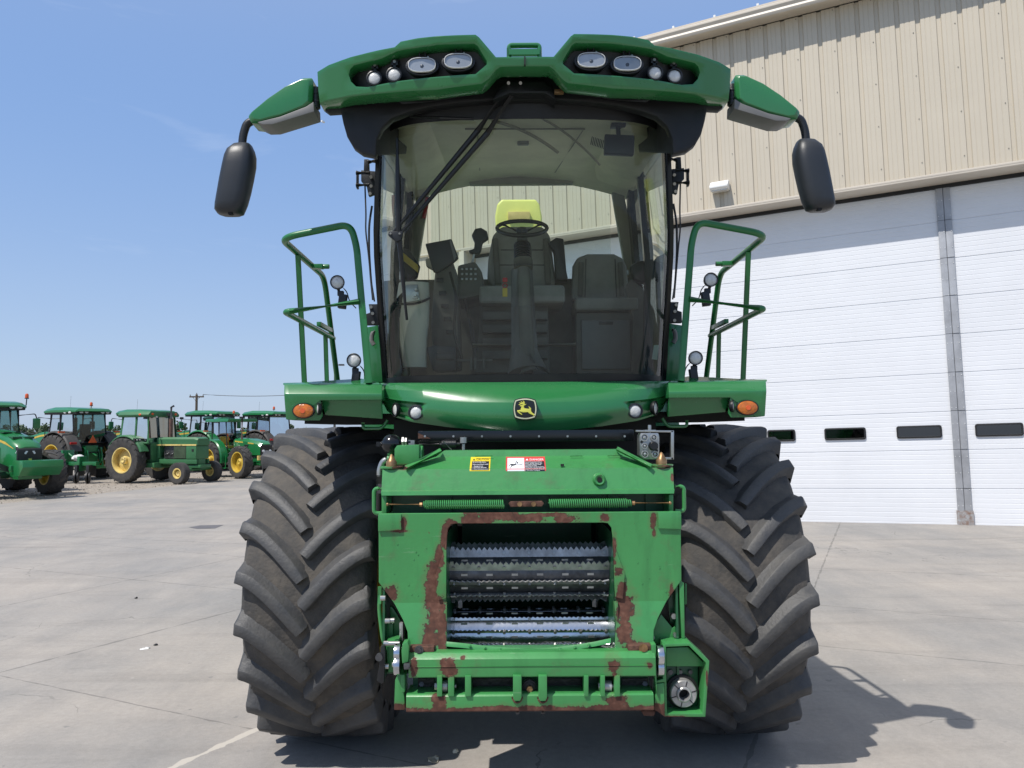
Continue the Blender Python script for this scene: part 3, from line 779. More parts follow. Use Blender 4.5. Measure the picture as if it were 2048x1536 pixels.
# ---- cab shell
XB, XM, XT = .855, .885, .84     # half width bottom, mid, top
ZB, ZT = A(1050, 764, -.86).z, A(1050, 200, -1.19).z
def halfw(z):
    t = (z - ZB) / (ZT - ZB); return lerp(XB, XM, min(1, t * 1.8)) if t < .55 else lerp(XM, XT, (t - .55) / .45)
def wy(x, z):      # windscreen surface, bowed and wrapped round at the sides
    a = abs(x) / halfw(z); return -.86 + .07 * a * a + .22 * a ** 7 - .33 * (z - ZB) / (ZT - ZB)
def wsurf(z0, z1, a0, a1, n=30, mz=14, off=0):
    rows = []
    for j in range(mz + 1):
        z = lerp(z0, z1, j / mz); hw = halfw(z)
        rows.append([V((hw * lerp(a0, a1, i / n), wy(hw * lerp(a0, a1, i / n), z) + off, z)) for i in range(n + 1)])
    return rows
b = MB(); b.grid(wsurf(ZB, ZT, -1, 1, 44)); part(b, 'windscreen', m_wind)
b = MB()   # black rubber surround
b.grid(wsurf(ZB - .01, ZB + .045, -1.003, 1.003, 44, 2, -.006))
b.grid(wsurf(ZT - .10, ZT, -1.003, 1.003, 44, 2, -.006))
for s in (-1, 1): b.grid(wsurf(ZB, ZT, s * .985, s * 1.01, 3, 14, -.004))
part(b, 'windscreen_seal', m_black)
YC = .55    # back of the cab
for s in (-1, 1):
    b = MB()
    zz = [lerp(ZB, ZT, j / 10) for j in range(11)]
    b.grid([[V((s * (halfw(z) + .012), lerp(wy(halfw(z) * .999, z), YC - .1, i / 8), z)) for i in range(9)] for z in zz])
    part(b, 'side_window', m_sglass)
    b = MB()
    for y0_, y1_ in ((None, .06), (.02, .07), (YC - .12, YC + .02)):
        for j in range(10):
            za, zb_ = zz[j], zz[j + 1]; xa, xb = halfw(za), halfw(zb_); y0 = y2 = y0_; y1 = y3 = y1_
            if y0_ is None: y0 = wy(xa, za) - .01; y2 = wy(xb, zb_) - .01; y1 = y0 + .07; y3 = y2 + .07
            b.ring([[V((s * (xa - .02), y0, za)), V((s * (xa + .02), y0, za)), V((s * (xa + .02), y1, za)), V((s * (xa - .02), y1, za))], [V((s * (xb - .02), y2, zb_)), V((s * (xb + .02), y2, zb_)), V((s * (xb + .02), y3, zb_)), V((s * (xb - .02), y3, zb_))]])
    part(b, 'door_frame', m_blackg)
# rear pillars, sill, rear window
zr = A(1050, 558, YC).z
ztr = ZT + .14
for s in (-1, 1):
    pts_ = [(1218, 345), (1240, 345), (1275, 520), (1300, 640), (1268, 640), (1252, 545), (1232, 430)]
    b = MB(); P_ = [A(x, y_, YC) for x, y_ in pts_]
    P_ = [V((s * abs(p.x), p.y, p.z)) for p in P_]
    b.prism(P_, (0, .07, 0)); part(b, 'rear_pillar', m_trim, bevel=.012)
b = MB(); b.box(-.93, .93, YC, YC + .05, ZB - .05, zr); part(b, 'rear_cab_wall', m_seatd)
b = MB(); b.box(-.70, .70, YC + .055, YC + .062, zr - .1, ztr + .05); part(b, 'rear_window', m_sglass)
b = MB(); q0, q1 = A(935, 352, YC - .02), A(1150, 370, YC - .02); b.prism([V((q0.x, YC - .06, q0.z)), V((q1.x, YC - .06, q0.z)), V((q1.x - .02, YC - .06, q1.z)), V((q0.x + .02, YC - .06, q1.z))], (0, .06, 0)); part(b, 'roller_blind', m_trim, bevel=.006)
b = MB(); b.box(-.86, .86, -.76, YC, ZB - .09, ZB - .035); part(b, 'cab_floor', m_seatd)
# headliner with shallow dished centre and two side pods
b = MB()
rows = []
for j in range(13):
    y = lerp(-1.0, YC + .05, j / 12)
    rows.append([V((x, y, ZT + .015 + .13 * (j / 12) - .10 * (abs(x) / .9) ** 3 - .03 * math.sin(math.pi * j / 12) * (1 if abs(x) < .45 else 0) - (.10 * (j / 12 - .75) / .25 * (abs(x) / .9) if j > 9 else 0))) for x in [-.9 + .1 * i for i in range(19)]])
b.grid(rows); part(b, 'headliner', m_head)
b = MB()
for s in (-1, 1):
    b.ring([[V((s * x, y, ZT + zo + z)) for x, z in ((.52, .0), (.60, -.07), (.76, -.12), (.84, -.13), (.84, .0))] for y, zo in ((-.85, .03), (.4, .12))])
part(b, 'overhead_console', m_head, bevel=.02)
b = MB(); b.tube(sag(A(985, 242, -.9), A(1116, 305, -.55), -.03), .010, n=8); b.tube(sag(A(1080, 235, -.9), A(1200, 330, -.5), -.03), .007, n=8)
part(b, 'roof_cable', m_trim)
b = MB()
p = A(1046, 279, -.48); b.rbox(p, (.075, .05, .07)); part(b, 'dome_lamp', m_grey, bevel=.01)
b = MB()
for i in range(9):
    p = A(1183 + 3.2 * i, 281 + 1.1 * i, -.68); b.rbox(p, (.005, .02, .045), (0, .2, 0))
part(b, 'air_vent', m_black)
b = MB(); p = A(1238, 291, -.88); b.rbox(p, (.175, .05, .115), (0, .05, 0)); b.tube([p + V((0, .0, .03)), p + V((.0, .03, .13))], .014); b.rbox(p + V((0, .03, .13)), (.09, .06, .02)); part(b, 'interior_mirror', m_black, bevel=.015)

# ---- cab interior
seat = bpy.data.objects.new('driver_seat', None); COL.objects.link(seat); seat.parent = H
Yd = .38
def sh(b, pts, Y, d, s=None):
    b.prism([A(x, y, Y) for x, y in pts], (0, d, 0))
b = MB(); sh(b, [(985, 470), (1003, 452), (1085, 452), (1100, 470), (1108, 530), (1112, 565), (1100, 575), (985, 575), (974, 560), (976, 520)], Yd, .12); b.build('backrest', m_seat, seat, bevel=.03, seg=3)
b = MB(); p0, p1 = A(958, 570, .0), A(1130, 606, .0); b.box(p0.x, p1.x, -.02, .42, p1.z, p0.z - .005); b.build('cushion', m_seat, seat, bevel=.03, seg=3)
b = MB(); sh(b, [(963, 590), (1095, 590), (1100, 745), (950, 745)], .15, .25)
for i in range(4):
    p0, p1 = A(965, 625 + i * 26, .1), A(1095, 640 + i * 26, .1); b.box(p0.x, p1.x, .06, .2, p1.z, p0.z)
b.build('suspension_base', m_seatd, seat, bevel=.008)
seat2 = bpy.data.objects.new('instructor_seat', None); COL.objects.link(seat2); seat2.parent = H
b = MB(); sh(b, [(1146, 530), (1155, 514), (1175, 507), (1228, 507), (1247, 516), (1254, 532), (1260, 600), (1143, 600)], .40, .1); b.build('backrest', m_seat, seat2, bevel=.028, seg=3)
b = MB(); p0, p1 = A(1150, 596, .12), A(1277, 620, .12); b.box(p0.x, p1.x, .1, .5, p1.z, p0.z); b.build('cushion', m_seat, seat2, bevel=.025, seg=3)
b = MB(); p0, p1 = A(1163, 640, .14), A(1262, 738, .14); b.box(p0.x, p1.x, .14, .5, p1.z, p0.z); b.build('storage_box', m_grey, seat2, bevel=.012)
b = MB(); p0, p1 = A(1152, 626, .18), A(1275, 752, .18); b.box(p0.x, p1.x, .17, .55, p1.z, p0.z); b.build('seat_base', m_seatd, seat2, bevel=.01)
# steering
st = bpy.data.objects.new('steering_column', None); COL.objects.link(st); st.parent = H
b = MB(); c = A(1044, 456, -.28); ax = V((0, -.52, .85)).normalized()
a_, e_ = V((1, 0, 0)), ax.cross(V((1, 0, 0)))
b.tube([c + a_ * math.cos(t) * .165 + e_ * math.sin(t) * .165 for t in [2 * math.pi * k / 36 for k in range(36)]], .0135, n=10, loop=True)
for t in (35, 145, 270): b.tube([c + (a_ * math.cos(R(t)) + e_ * math.sin(R(t))) * .16, c + (a_ * math.cos(R(t)) + e_ * math.sin(R(t))) * .03 - ax * .03], .011, n=8)
b.lathe([(-.05, .03), (-.02, .04), (0, .03)], c, ax, n=16, caps=True); b.build('steering_wheel', m_black, st)
b = MB(); c0 = c - ax * .04; c1 = A(1046, 520, -.35); c2 = A(1054, 700, -.5); c3 = A(1062, 748, -.55)
b.tube([c0, c1], [.03, .05], n=16); b.tube([c1, c1.lerp(c2, .1)], [.062, .062], n=16)
b.tube([c1.lerp(c2, .1), c2, c3], [.040, .046, .07], n=16); b.build('column_cover', m_seatd, st)
b = MB(); b.tube([c1.lerp(c2, .1) + V((-.01, .05, 0)), c2 + V((-.015, .06, 0)), c3 + V((-.02, .05, 0))], [.07, .085, .13], n=18); b.build('column_housing', m_grey, st)
b = MB()
for i in range(7):
    p = c0.lerp(c1, .45 + .09 * i); b.cyl(p, p + (c1 - c0).normalized() * .009, .058, n=18)
b.build('rubber_bellows', m_black, st)
b = MB(); sh(b, [(1060, 705), (1075, 735), (1100, 748), (1098, 756), (1066, 750)], -.6, .05); part(b, 'brake_pedal', m_black, bevel=.006)
b = MB(); sh(b, [(1160, 738), (1162, 742)], -.6, .01) if False else b.tube([A(945, 691, -.35), A(1152, 690, -.35)], .014, n=10); part(b, 'foot_rest_bar', m_trim)
# armrest console, joystick, monitor
con = bpy.data.objects.new('armrest_console', None); COL.objects.link(con); con.parent = H
b = MB(); sh(b, [(872, 525), (905, 520), (914, 550), (918, 735), (868, 740), (862, 650), (868, 560)], -.1, .35); sh(b, [(915, 530), (950, 522), (965, 545), (965, 590), (915, 600)], .0, .45); b.build('console_body', m_seatd, con, bevel=.02)
b = MB(); sh(b, [(850, 487), (903, 477), (917, 515), (908, 523), (876, 545), (866, 543)], -.25, .05); b.build('monitor', m_black, con, bevel=.01)
b = MB(); p = A(905, 498, -.24); sh(b, [(899, 481), (902, 480), (913, 512), (908, 520)], -.262, .01); b.build('screen_edge', m_grey, con)
b = MB(); sh(b, [(943, 470), (950, 457), (962, 455), (974, 462), (977, 476), (965, 484), (962, 500), (957, 508), (938, 505), (938, 500), (948, 497), (949, 485)], .02, .06); b.build('joystick', m_black, con, bevel=.014, seg=3)
b = MB(); b.tube([A(949, 505, .05), A(943, 531, .05)], .007); b.build('joystick_rod', m_chrome, con)
b = MB(); sh(b, [(850, 517), (858, 515), (876, 530), (876, 545), (852, 532)], -.1, .06); b.build('cup_holder', m_trim, con, bevel=.012)
b = MB(); sh(b, [(1096, 485), (1112, 474), (1128, 476), (1133, 540), (1137, 560), (1112, 560), (1108, 500)], .3, .12); part(b, 'armrest', m_black, bevel=.02)
b = MB(); sh(b, [(1250, 575), (1262, 555), (1285, 575), (1310, 620), (1322, 690), (1322, 755), (1262, 755), (1266, 640)], .12, .05); part(b, 'right_door_panel', m_seatd, bevel=.02)
b = MB(); sh(b, [(1262, 530), (1275, 522), (1312, 516), (1314, 552), (1290, 565), (1268, 558)], .1, .1); part(b, 'grab_bracket', m_black, bevel=.02)
# fluted pale extinguisher-like side column on the left
b = MB()
ax0 = [(828, 566, 30), (826, 600, 33), (823, 640, 35), (822, 680, 32), (826, 715, 27), (829, 735, 25)]
rings = []
for x, y, hw in ax0:
    c = A(x, y, -.45); rr = hw / FPX * 4.9
    rings.append([c + V((math.cos(t) * rr * (1 + .015 * (k % 2)), math.sin(t) * rr * .55, 0)) for k, t in [(k, 2 * math.pi * k / 48) for k in range(48)]])
b.ring(rings); part(b, 'left_door_panel', m_flute)
b = MB(); sh(b, [(803, 575), (815, 569), (835, 568), (840, 600), (812, 605)], -.6, .03); part(b, 'latch_plate', m_zinc, bevel=.006)
b = MB(); c = A(830, 590, -.63); b.lathe([(0, .022), (-.02, .022), (-.026, .01)], c, (0, -1, 0), n=16, caps=True); b.cyl(c, c + V((0, -.03, 0)), .013); c = A(833, 579, -.62); b.ball(c, .013, n=10); part(b, 'latch_knob', m_chrome)
b = MB(); b.tube(sag(A(795, 606, -.58), A(860, 596, -.5), .02), .008); part(b, 'strap', m_black)
b = MB(); sh(b, [(780, 610), (798, 590), (808, 580), (800, 640), (798, 700), (806, 740), (800, 756), (785, 752), (775, 700)], -.5, .3); part(b, 'left_inner_trim', m_blackg, bevel=.012)
b = MB(); sh(b, [(806, 505), (836, 530), (836, 545), (806, 520)], -.35, .03); part(b, 'yellow_grab_strap', m_yel, bevel=.004)
b = MB(); sh(b, [(806, 495), (820, 500), (838, 528), (832, 552), (810, 560), (797, 540)], -.3, .1); part(b, 'grab_handle_housing', m_black, bevel=.012)
b = MB(); b.tube([A(855, 395, .55), A(852, 415, .55), A(847, 437, .55)], .016); part(b, 'escape_hammer', m_red)
b = MB(); sh(b, [(852, 695), (870, 690), (912, 693), (912, 742), (866, 742)], -.45, .15); sh(b, [(872, 705), (908, 705), (908, 720), (872, 720)], -.47, .02); part(b, 'floor_console', m_black, bevel=.008)
b = MB()
sh(b, [(905, 718), (985, 718), (985, 723), (905, 723)], -.4, .04)
for x in (940, 948, 965): sh(b, [(x, 715), (x + 5, 715), (x + 5, 740), (x, 740)], -.42, .03)
part(b, 'foot_pedal_frame', m_seatd, bevel=.003)
b = MB(); sh(b, [(1308, 690), (1318, 690), (1315, 720), (1304, 718)], -.66, .004); part(b, 'paper_tag', mat('pale_card', (.5, .62, .6)))
# small cab fittings
b = MB()
for (x0, y0, x1, y1) in ((990, 478, 996, 568), (1092, 478, 1096, 568)): b.tube([A(x0, y0, Yd - .012), A(x1, y1, Yd - .012)], .022, n=10)
b.build('side_bolster', m_seatd, seat)
b = MB()
for (x0, y0, x1, y1) in ((1002, 500, 1086, 500), (1000, 530, 1088, 530)): b.tube([A(x0, y0, Yd - .002), A(x1, y1, Yd - .002)], .004, n=6)
b.build('seat_seam', m_black, seat)
b = MB()
for (x0, y0, x1, y1) in ((1162, 525, 1160, 592), (1240, 525, 1244, 592)): b.tube([A(x0, y0, .39), A(x1, y1, .39)], .018, n=10)
b.build('side_bolster', m_seatd, seat2)
b = MB()
for (x0, y0, x1, y1) in ((1172, 518, 1170, 594), (1230, 518, 1233, 594)): b.tube([A(x0, y0, .395), A(x1, y1, .395)], .003, n=6)
b.build('seat_seam', m_black, seat2)
b = MB(); q = A(1212, 646, .135); b.rbox(q, (.10, .012, .02)); b.build('box_latch', m_black, seat2, bevel=.003)
b = MB()
for i in range(12):
    q = A(924 + 9 * (i % 4), 538 + 10 * (i // 4), -.01); b.rbox(q, (.016, .012, .014))
b.build('console_button', m_zinc, con, bevel=.003)
b = MB()
for i in range(5): q = A(880 + 5 * i, 560 + 26 * i, -.11); b.rbox(q, (.05, .012, .03))
b.build('switch_panel', m_black, con, bevel=.004)
b = MB(); b.tube([A(900, 545, -.2), A(915, 600, -.3), A(905, 660, -.25), A(925, 720, -.3)], .010, n=8, rad=.1); b.tube([A(930, 600, -.1), A(945, 660, -.25), A(950, 720, -.3)], .012, n=8, rad=.1); part(b, 'wiring_loom', m_hose)
b = MB(); p0, p1 = A(930, 735, -.45), A(1150, 752, -.6); b.box(p0.x, p1.x, -.65, -.2, ZB - .034, ZB - .022); part(b, 'floor_mat', m_black, bevel=.004)
b = MB(); b.rbox(A(1255, 545, -.1), (.012, .012, .03)); b.rbox(A(1322, 700, -.2), (.01, .01, .04)); part(b, 'buckle', m_zinc)
b = MB()
for x in (960, 1000, 1090, 1130): b.cyl(A(x, 268, -.55), A(x, 268, -.54), .008, n=10)
part(b, 'headliner_clip', m_trim)
b = MB(); b.tube([A(930, 258, -.78), A(1170, 258, -.78)], .006, n=6); b.tube([A(955, 262, -.75), A(960, 345, .3)], .004, n=6); b.tube([A(1165, 262, -.75), A(1110, 345, .3)], .004, n=6); part(b, 'headliner_seam', m_trim)
# key ring
kr = thing('key_ring', 'red and yellow key tag hanging from the steering column in the cab', 'key ring', A(1010, 560, -.48))
b = MB(); b.rbox((.0, 0, .0), (.032, .012, .03)); b.build('red_fob', m_red, kr, bevel=.006)
b = MB(); b.tube([V((math.cos(t) * .014, 0, math.sin(t) * .014 - .036)) for t in [2 * math.pi * k / 16 for k in range(16)]], .003, n=6, loop=True); b.build('ring', m_red, kr)
b = MB(); b.rbox((-.001, 0, -.08), (.032, .008, .056)); b.build('yellow_tag', m_yel, kr, bevel=.01)

# ---- underside of the roof, side scoops
lw = [(640, 200), (640, 208), (652, 217), (678, 216), (683, 240), (691, 268), (704, 290), (722, 303), (750, 309), (752, 275), (762, 252), (782, 234), (815, 222), (860, 212), (915, 205), (975, 201), (1005, 199), (1050, 198)]
YU = -1.25
L_ = [A(x, y, YU) for x, y in lw]
zc_top = A(1050, 150, YU).z
outl = [(p.x, p.z) for p in L_] + [(-p.x, p.z) for p in L_[-2::-1]]
outl += [(A(1461, 165, YU).x * 0 + abs(L_[0].x), L_[0].z + .12), (-abs(L_[0].x), L_[0].z + .12)]
niche = None
plate('roof_underside', outl, [], .07, m_liner, H, bevel=.012, fn=lambda x, z: YU + .05 * (abs(x) / 1.2) ** 2, cuts=([x * .12 for x in range(-10, 11)],))
# deeper body of the side scoops
for s in (-1, 1):
    b = MB()
    sc = [(680, 216), (683, 240), (691, 268), (704, 290), (722, 303), (750, 309), (752, 275), (760, 215)]
    P_ = [mir(A(x, y, YU), s) for x, y in sc]
    ctr = sum(P_, V((0, 0, 0))) / len(P_)
    b.ring([[p + V((0, .03, 0)) for p in P_], [V((p.x * .95, -.98, 2.1 + (p.z - 2.1) * 1.06)) for p in P_], [V((lerp(p.x, ctr.x, .15) * .87, -.65, 2.1 + (lerp(p.z, ctr.z, .15) - 2.1) * 1.13)) for p in P_]])
    part(b, 'roof_side_scoop', m_liner, bevel=.02)
b = MB(); b.box(-.84, .84, -.8, .62, ZT + .155, ZT + .17); part(b, 'cab_roof_frame', m_liner)
# row of dark lamp trays under the visor
b = MB()
for s in (-1, 1):
    b.ring([[mir(A(x, y, -1.33 + d), s) for x, y in ((795, 193), (940, 186), (960, 183), (955, 189), (860, 204), (805, 208), (795, 202))] for d in (0, .1)])
part(b, 'underside_tray', m_black, bevel=.01)

# ---- roof visor with the lamp pockets
def vy(x, z): return -1.58 + .22 * (abs(x) / 1.05) ** 2.2 + .30 * (4.02 - z)
top = [(634, 143), (657, 129), (701, 113), (757.5, 99), (789, 93), (801, 82), (835, 75), (873, 71), (912, 69), (951, 68), (958, 73), (992, 113), (1050, 112.5)]
bot = [(1050, 133), (1001, 134), (992, 140), (976, 159), (964, 168), (873, 180), (764, 187), (700, 193), (652, 203), (639, 206), (636, 180)]
# the photo is not quite level, so trace the left half against the centre line at 1047
TP = [AF(x, y + .0, vy) for x, y in top]; BP = [AF(x, y, vy) for x, y in bot]
left = [(p.x, p.z) for p in TP] + [(p.x, p.z) for p in BP]
tl = [(p.x, p.z) for p in TP[:-1]]; bl = [(p.x, p.z) for p in BP[1:]]
zc0, zc1 = TP[-1].z, BP[0].z
outl = tl + [(0, zc0)] + [(-x, z) for x, z in tl[::-1]] + [(-x, z) for x, z in bl[::-1]] + [(0, zc1)] + bl
pocket = [(698, 149), (701, 138), (708, 131), (764, 117), (795, 102), (830, 96), (873, 90), (948, 87), (955, 92), (973, 122), (973, 128), (951, 147), (857, 154), (790, 162), (735, 173), (712, 172), (702, 162)]
PK = [AF(x, y, vy) for x, y in pocket]
pk = [(p.x, p.z) for p in PK]
cutx = [i * .08 for i in range(-14, 15)]
plate('roof_visor', outl, [pk, [(-x, z) for x, z in pk]], .12, m_green, H, bevel=.007, fn=vy, cuts=(cutx, [3.75, 3.83, 3.91, 3.98]), ang=28)
for s in (-1, 1):
    gx, gz = sum(q[0] for q in pk) / len(pk), sum(q[1] for q in pk) / len(pk); big = [((x - gx) * 1.06 + gx, (z - gz) * 1.15 + gz) for x, z in pk]
    plate('lamp_pocket', [(x * (1 if s < 0 else -1), z) for x, z in big], [], .02, m_black, H, bevel=.004, fn=lambda x, z: vy(x, z) + .085, cuts=(cutx,))
# roof skin behind the visor
xe_ = abs(TP[0].x)
b = MB()
cols = [V((x, vy(x, z), z)) for x, z in outl[:2 * len(tl) + 1]]
b.grid([[V((p.x, p.y + .10, p.z - .012)) for p in cols], [V((p.x * .90, -1.15, ZT + .13)) for p in cols], [V((p.x * .82, -.5, ZT + .175)) for p in cols], [V((p.x * .80, .62, ZT + .175)) for p in cols]])
part(b, 'roof_skin', m_green)
b = MB()
for s in (-1, 1): b.ring([[V((s * x, y, z)) for x, z in ((xe_ - .13, BP[-1].z - .0), (xe_ - .01, BP[-1].z + .02), (xe_ - .01, TP[0].z - .02), (xe_ - .13, TP[0].z + .03))] for y in (-1.3, -.95)])
part(b, 'roof_side_rail', m_green, bevel=.01)
b = MB(); b.box(-.0035, .0035, vy(0, zc0) - .002, vy(0, zc0) + .1, zc1 + .003, zc0 - .002); b.box(-.0035, .0035, vy(0, zc1) - .0022, vy(0, zc1) + .1, zc1 + .001, (zc0 + zc1) / 2); part(b, 'visor_seam', m_dark)
# beacon bracket on top
b = MB(); p0 = A(1018, 112, -.7); p1 = A(1079, 90, -.7)
b.tube([V((p0.x, -.7, p0.z - .05)), V((p0.x, -.7, p1.z)), V((p1.x, -.7, p1.z)), V((p1.x, -.7, p0.z - .05))], .014, rad=.02); b.box(p0.x + .0, p1.x, -.72, -.69, p0.z, p0.z + .035)
b.tube([V((p0.x, -.7, p1.z - .01)), V((p1.x, -.7, p1.z - .01))], .012)
part(b, 'top_bracket', m_green)

# ---- lamps
def round_lamp(c, r, nrm=(0, -1, 0), bracket=None, name='work_light', body=.05, m_body=None, ring=.006, sy=1, lens=None, parent=None):
    nrm = V(nrm).normalized()
    b = MB(); b.lathe([(-body, r * .55), (-body * .6, r * .95), (0, r + ring), (.012, r + ring), (.014, r), (.004, r * .98)], c, nrm, n=28, caps=True, sy=sy, up=(0, 0, 1))
    o = b.build(name, m_body or m_black, parent or H)
    b = MB(); b.lathe([(.004, r * .97), (.012, r * .7), (.015, r * .3), (.0155, .001)], c, nrm, n=28, caps=True, sy=sy, up=(0, 0, 1))
    b.build('lens', lens or m_lens, o)
    return o
for s in (-1, 1):
    for x, y, r in ((747.5, 154, 12.5), (787, 147, 12.5)):
        p = AF(x, y, vy); p = mir(p, s)
        round_lamp(p + V((0, .02, 0)), r / FPX * 4.25, body=.04)
        b = MB(); b.rbox(p + V((0, .045, .075)), (.035, .03, .03)); b.box(p.x - .008, p.x + .008, p.y + .03, p.y + .05, p.z + .03, p.z + .07)
        part(b, 'lamp_bracket', m_black, bevel=.002)
        b = MB(); b.cyl(p + V((0, .025, .077)), p + V((0, .045, .077)), .008, n=8); part(b, 'bracket_screw', m_zinc)
    for x, y in ((843.5, 128.5), (916, 120.5)):
        p = AF(x, y, vy); p = mir(p, s)
        b = MB(); b.lathe([(-.06, .04), (-.045, .074), (0, .087), (.012, .085), (.014, .075), (-.02, .062), (-.03, .045)], p + V((0, .03, 0)), (0, -1, 0), n=40, caps=True, sy=.58, up=(0, 0, 1))
        o = b.build('headlight', m_black, H)
        # reflector: flat oval bowl with facets
        b = MB()
        def oval(hw, hh, y_): return [p + V((.88 * hw * math.copysign(abs(math.cos(t)) ** .75, math.cos(t)), y_, .88 * hh * math.copysign(abs(math.sin(t)) ** .75, math.sin(t)))) for t in [2 * math.pi * k / 32 for k in range(32)]]
        b.ring([oval(.078, .041, .008), oval(.074, .038, .022), oval(.045, .025, .045), oval(.015, .012, .05)])
        for kx in (-.05, -.03, .03, .05): b.prism([p + V((kx - .0015, .012, -.022)), p + V((kx + .0015, .012, -.022)), p + V((kx + .0015, .012, .022)), p + V((kx - .0015, .012, .022))], (0, .03, 0))
        b.build('reflector', m_chrome, o, ang=10)
        b = MB(); b.ball(p + V((0, .02, -.006)), .016, n=12); b.tube([p + V((-.018, .022, -.03)), p + V((-.012, .018, .0)), p + V((.012, .018, .0)), p + V((.018, .022, -.03))], .003, n=6); b.build('bulb_shield', m_steeld, o)
        b = MB(); b.ring([oval(.081, .044, .012), oval(.080, .043, .002), oval(.076, .039, .0015)], caps=False); b.build('rim', m_lens, o)
        b = MB(); b.poly(oval(.078, .041, .004)); b.build('lens', glass_mat('lamp_glass_%d' % int(x + s), (.80, .82, .84), refl=.05), o)
        b = MB(); b.box(p.x - .018, p.x - .012, p.y + .03, p.y + .06, p.z + .045, p.z + .085); b.box(p.x + .012, p.x + .018, p.y + .03, p.y + .06, p.z + .045, p.z + .085); b.box(p.x - .018, p.x + .018, p.y + .03, p.y + .04, p.z + .078, p.z + .09); b.box(p.x - .012, p.x + .012, p.y + .05, p.y + .055, p.z + .045, p.z + .085)
        part(b, 'lamp_bracket', m_black)
        b = MB(); b.cyl(p + V((.028, .03, .052)), p + V((.028, .05, .052)), .006, n=8); part(b, 'bracket_screw', m_zinc)

# ---- mirror arms and mirrors
for s in (-1, 1):
    Ym = -1.26
    arm = bpy.data.objects.new('mirror_arm', None); COL.objects.link(arm); arm.parent = H
    ol = [(494, 231), (496, 226), (532, 196), (570, 170), (607, 152.5), (622, 152.5), (625, 158), (622, 202), (612, 212), (560, 232), (514, 244.7), (500, 243)]
    P_ = [mir(A(x, y, Ym), s) for x, y in ol]
    cen = sum(P_, V((0, 0, 0))) / len(P_)
    b = MB(); b.ring([[lerp(p, cen, .12) for p in P_], [p + V((0, .02, 0)) for p in P_], [p + V((0, .14, .0)) for p in P_], [lerp(p, cen, .2) + V((0, .17, 0)) for p in P_]]); b.build('arm_shell', m_green, arm, bevel=.005)
    P_ = [mir(A(x, y, Ym - .004), s) for x, y in ((514, 244), (560, 233), (612, 213), (627, 203), (628, 223), (545, 248.5), (525, 249))]
    b = MB(); b.prism(P_, (0, .15, 0)); b.build('arm_liner', m_grey, arm, bevel=.004)
    b = MB(); c0, c1 = mir(A(626, 166, Ym), s), mir(A(627, 208, Ym), s); b.cyl(c0 + V((0, .06, 0)), c1 + V((0, .06, 0)), .023); b.cyl(c0 + V((0, .06, -.03)), c0 + V((0, .06, -.04)), .026); b.cyl(c1 + V((0, .06, .03)), c1 + V((0, .06, .04)), .026); b.build('hinge', m_black, arm, bevel=.003)
    b = MB(); b.tube([mir(A(x, y, Ym + .07), s) for x, y in ((512, 240), (494, 246), (486, 270), (484, 295))], .022, n=12, rad=.07, seg=6); b.build('mirror_tube', m_black, arm)
    mr = bpy.data.objects.new('wing_mirror', None); COL.objects.link(mr); mr.parent = arm
    secs = [(476, 501, 289), (468, 504, 292), (457, 509, 303), (452, 512, 316), (448, 511.5, 335), (443, 507, 360), (438, 501, 388), (434, 495, 410), (433, 490, 422), (438, 487, 429), (447, 480, 432)]
    b = MB(); rings = []
    for x0, x1, y in secs:
        a, e = mir(A(x0, y, Ym + .06), s), mir(A(x1, y, Ym + .06), s)
        if y == 292: pass
        c = (a + e) / 2; hw = (e - a).length / 2
        dd = .085 * min(1, hw / .09)
        rings.append([c + V((math.copysign(abs(math.cos(t)) ** .62, math.cos(t)) * hw, -math.copysign(abs(math.sin(t)) ** .7, math.sin(t)) * dd * (1.1 if math.sin(t) > 0 else .55), 0)) for t in [2 * math.pi * k / 28 for k in range(28)]])
    b.ring(rings)
    b.build('mirror_shell', m_mirror, mr, ang=50)
    b = MB(); c = mir(A(460, 426, Ym - .0), s); b.cyl(c, c + V((0, .03, .006)), .012, n=10); b.build('drain_socket', m_dark, mr)

# ---- wipers
YW = -.9
def T(pts, r, name, m_=None, n=8, rad=0, parent=None):
    b = MB(); b.tube([A(x, y, -.86 - .33 * (764 - y) / 564 + (Y - YW) - .05) for x, y, Y in pts], r, n=n, rad=rad); return b.build(name, m_ or m_black, parent or H)
wp = bpy.data.objects.new('windscreen_wiper', None); COL.objects.link(wp); wp.parent = H
T([(1014, 178, YW - .04), (955, 262, YW), (785, 467, YW + .0)], [.014, .016, .009], 'wiper_arm', parent=wp)
T([(1034, 174, YW - .04), (975, 266, YW), (800, 468, YW + .0)], [.014, .016, .009], 'wiper_arm', parent=wp)
b = MB(); P_ = [A(x, y, -1.10) for x, y in ((778, 462), (806, 462), (802, 480), (792, 484), (776, 470))]; b.prism(P_, (0, .03, 0)); b.build('wiper_link', m_black, wp, bevel=.004)
b = MB()
for x in (781, 799): b.cyl(A(x, 467, -1.115), A(x, 467, -1.08), .006, n=8)
b.build('link_bolt', m_zinc, wp)
T([(794, 277, YW + .05), (795, 340, YW), (797, 460, YW), (806, 560, YW), (813, 640, YW + .02)], [.005, .012, .016, .012, .005], 'wiper_blade', parent=wp)
T([(794, 277, YW + .065), (796, 460, YW + .02), (814, 640, YW + .035)], .007, 'wiper_rubber', m_=m_dark, parent=wp)
T([(820, 234, YW + .03), (880, 236, YW), (948, 238, YW)], [.006, .010, .008], 'wiper_blade', parent=wp)
b = MB(); b.prism([A(x, y, -1.32) for x, y in ((985, 200), (1000, 172), (1020, 163), (1088, 163), (1108, 180), (1112, 200), (1090, 186), (1020, 186))], (0, .12, 0)); part(b, 'wiper_motor_housing', m_black, bevel=.01)
b = MB()
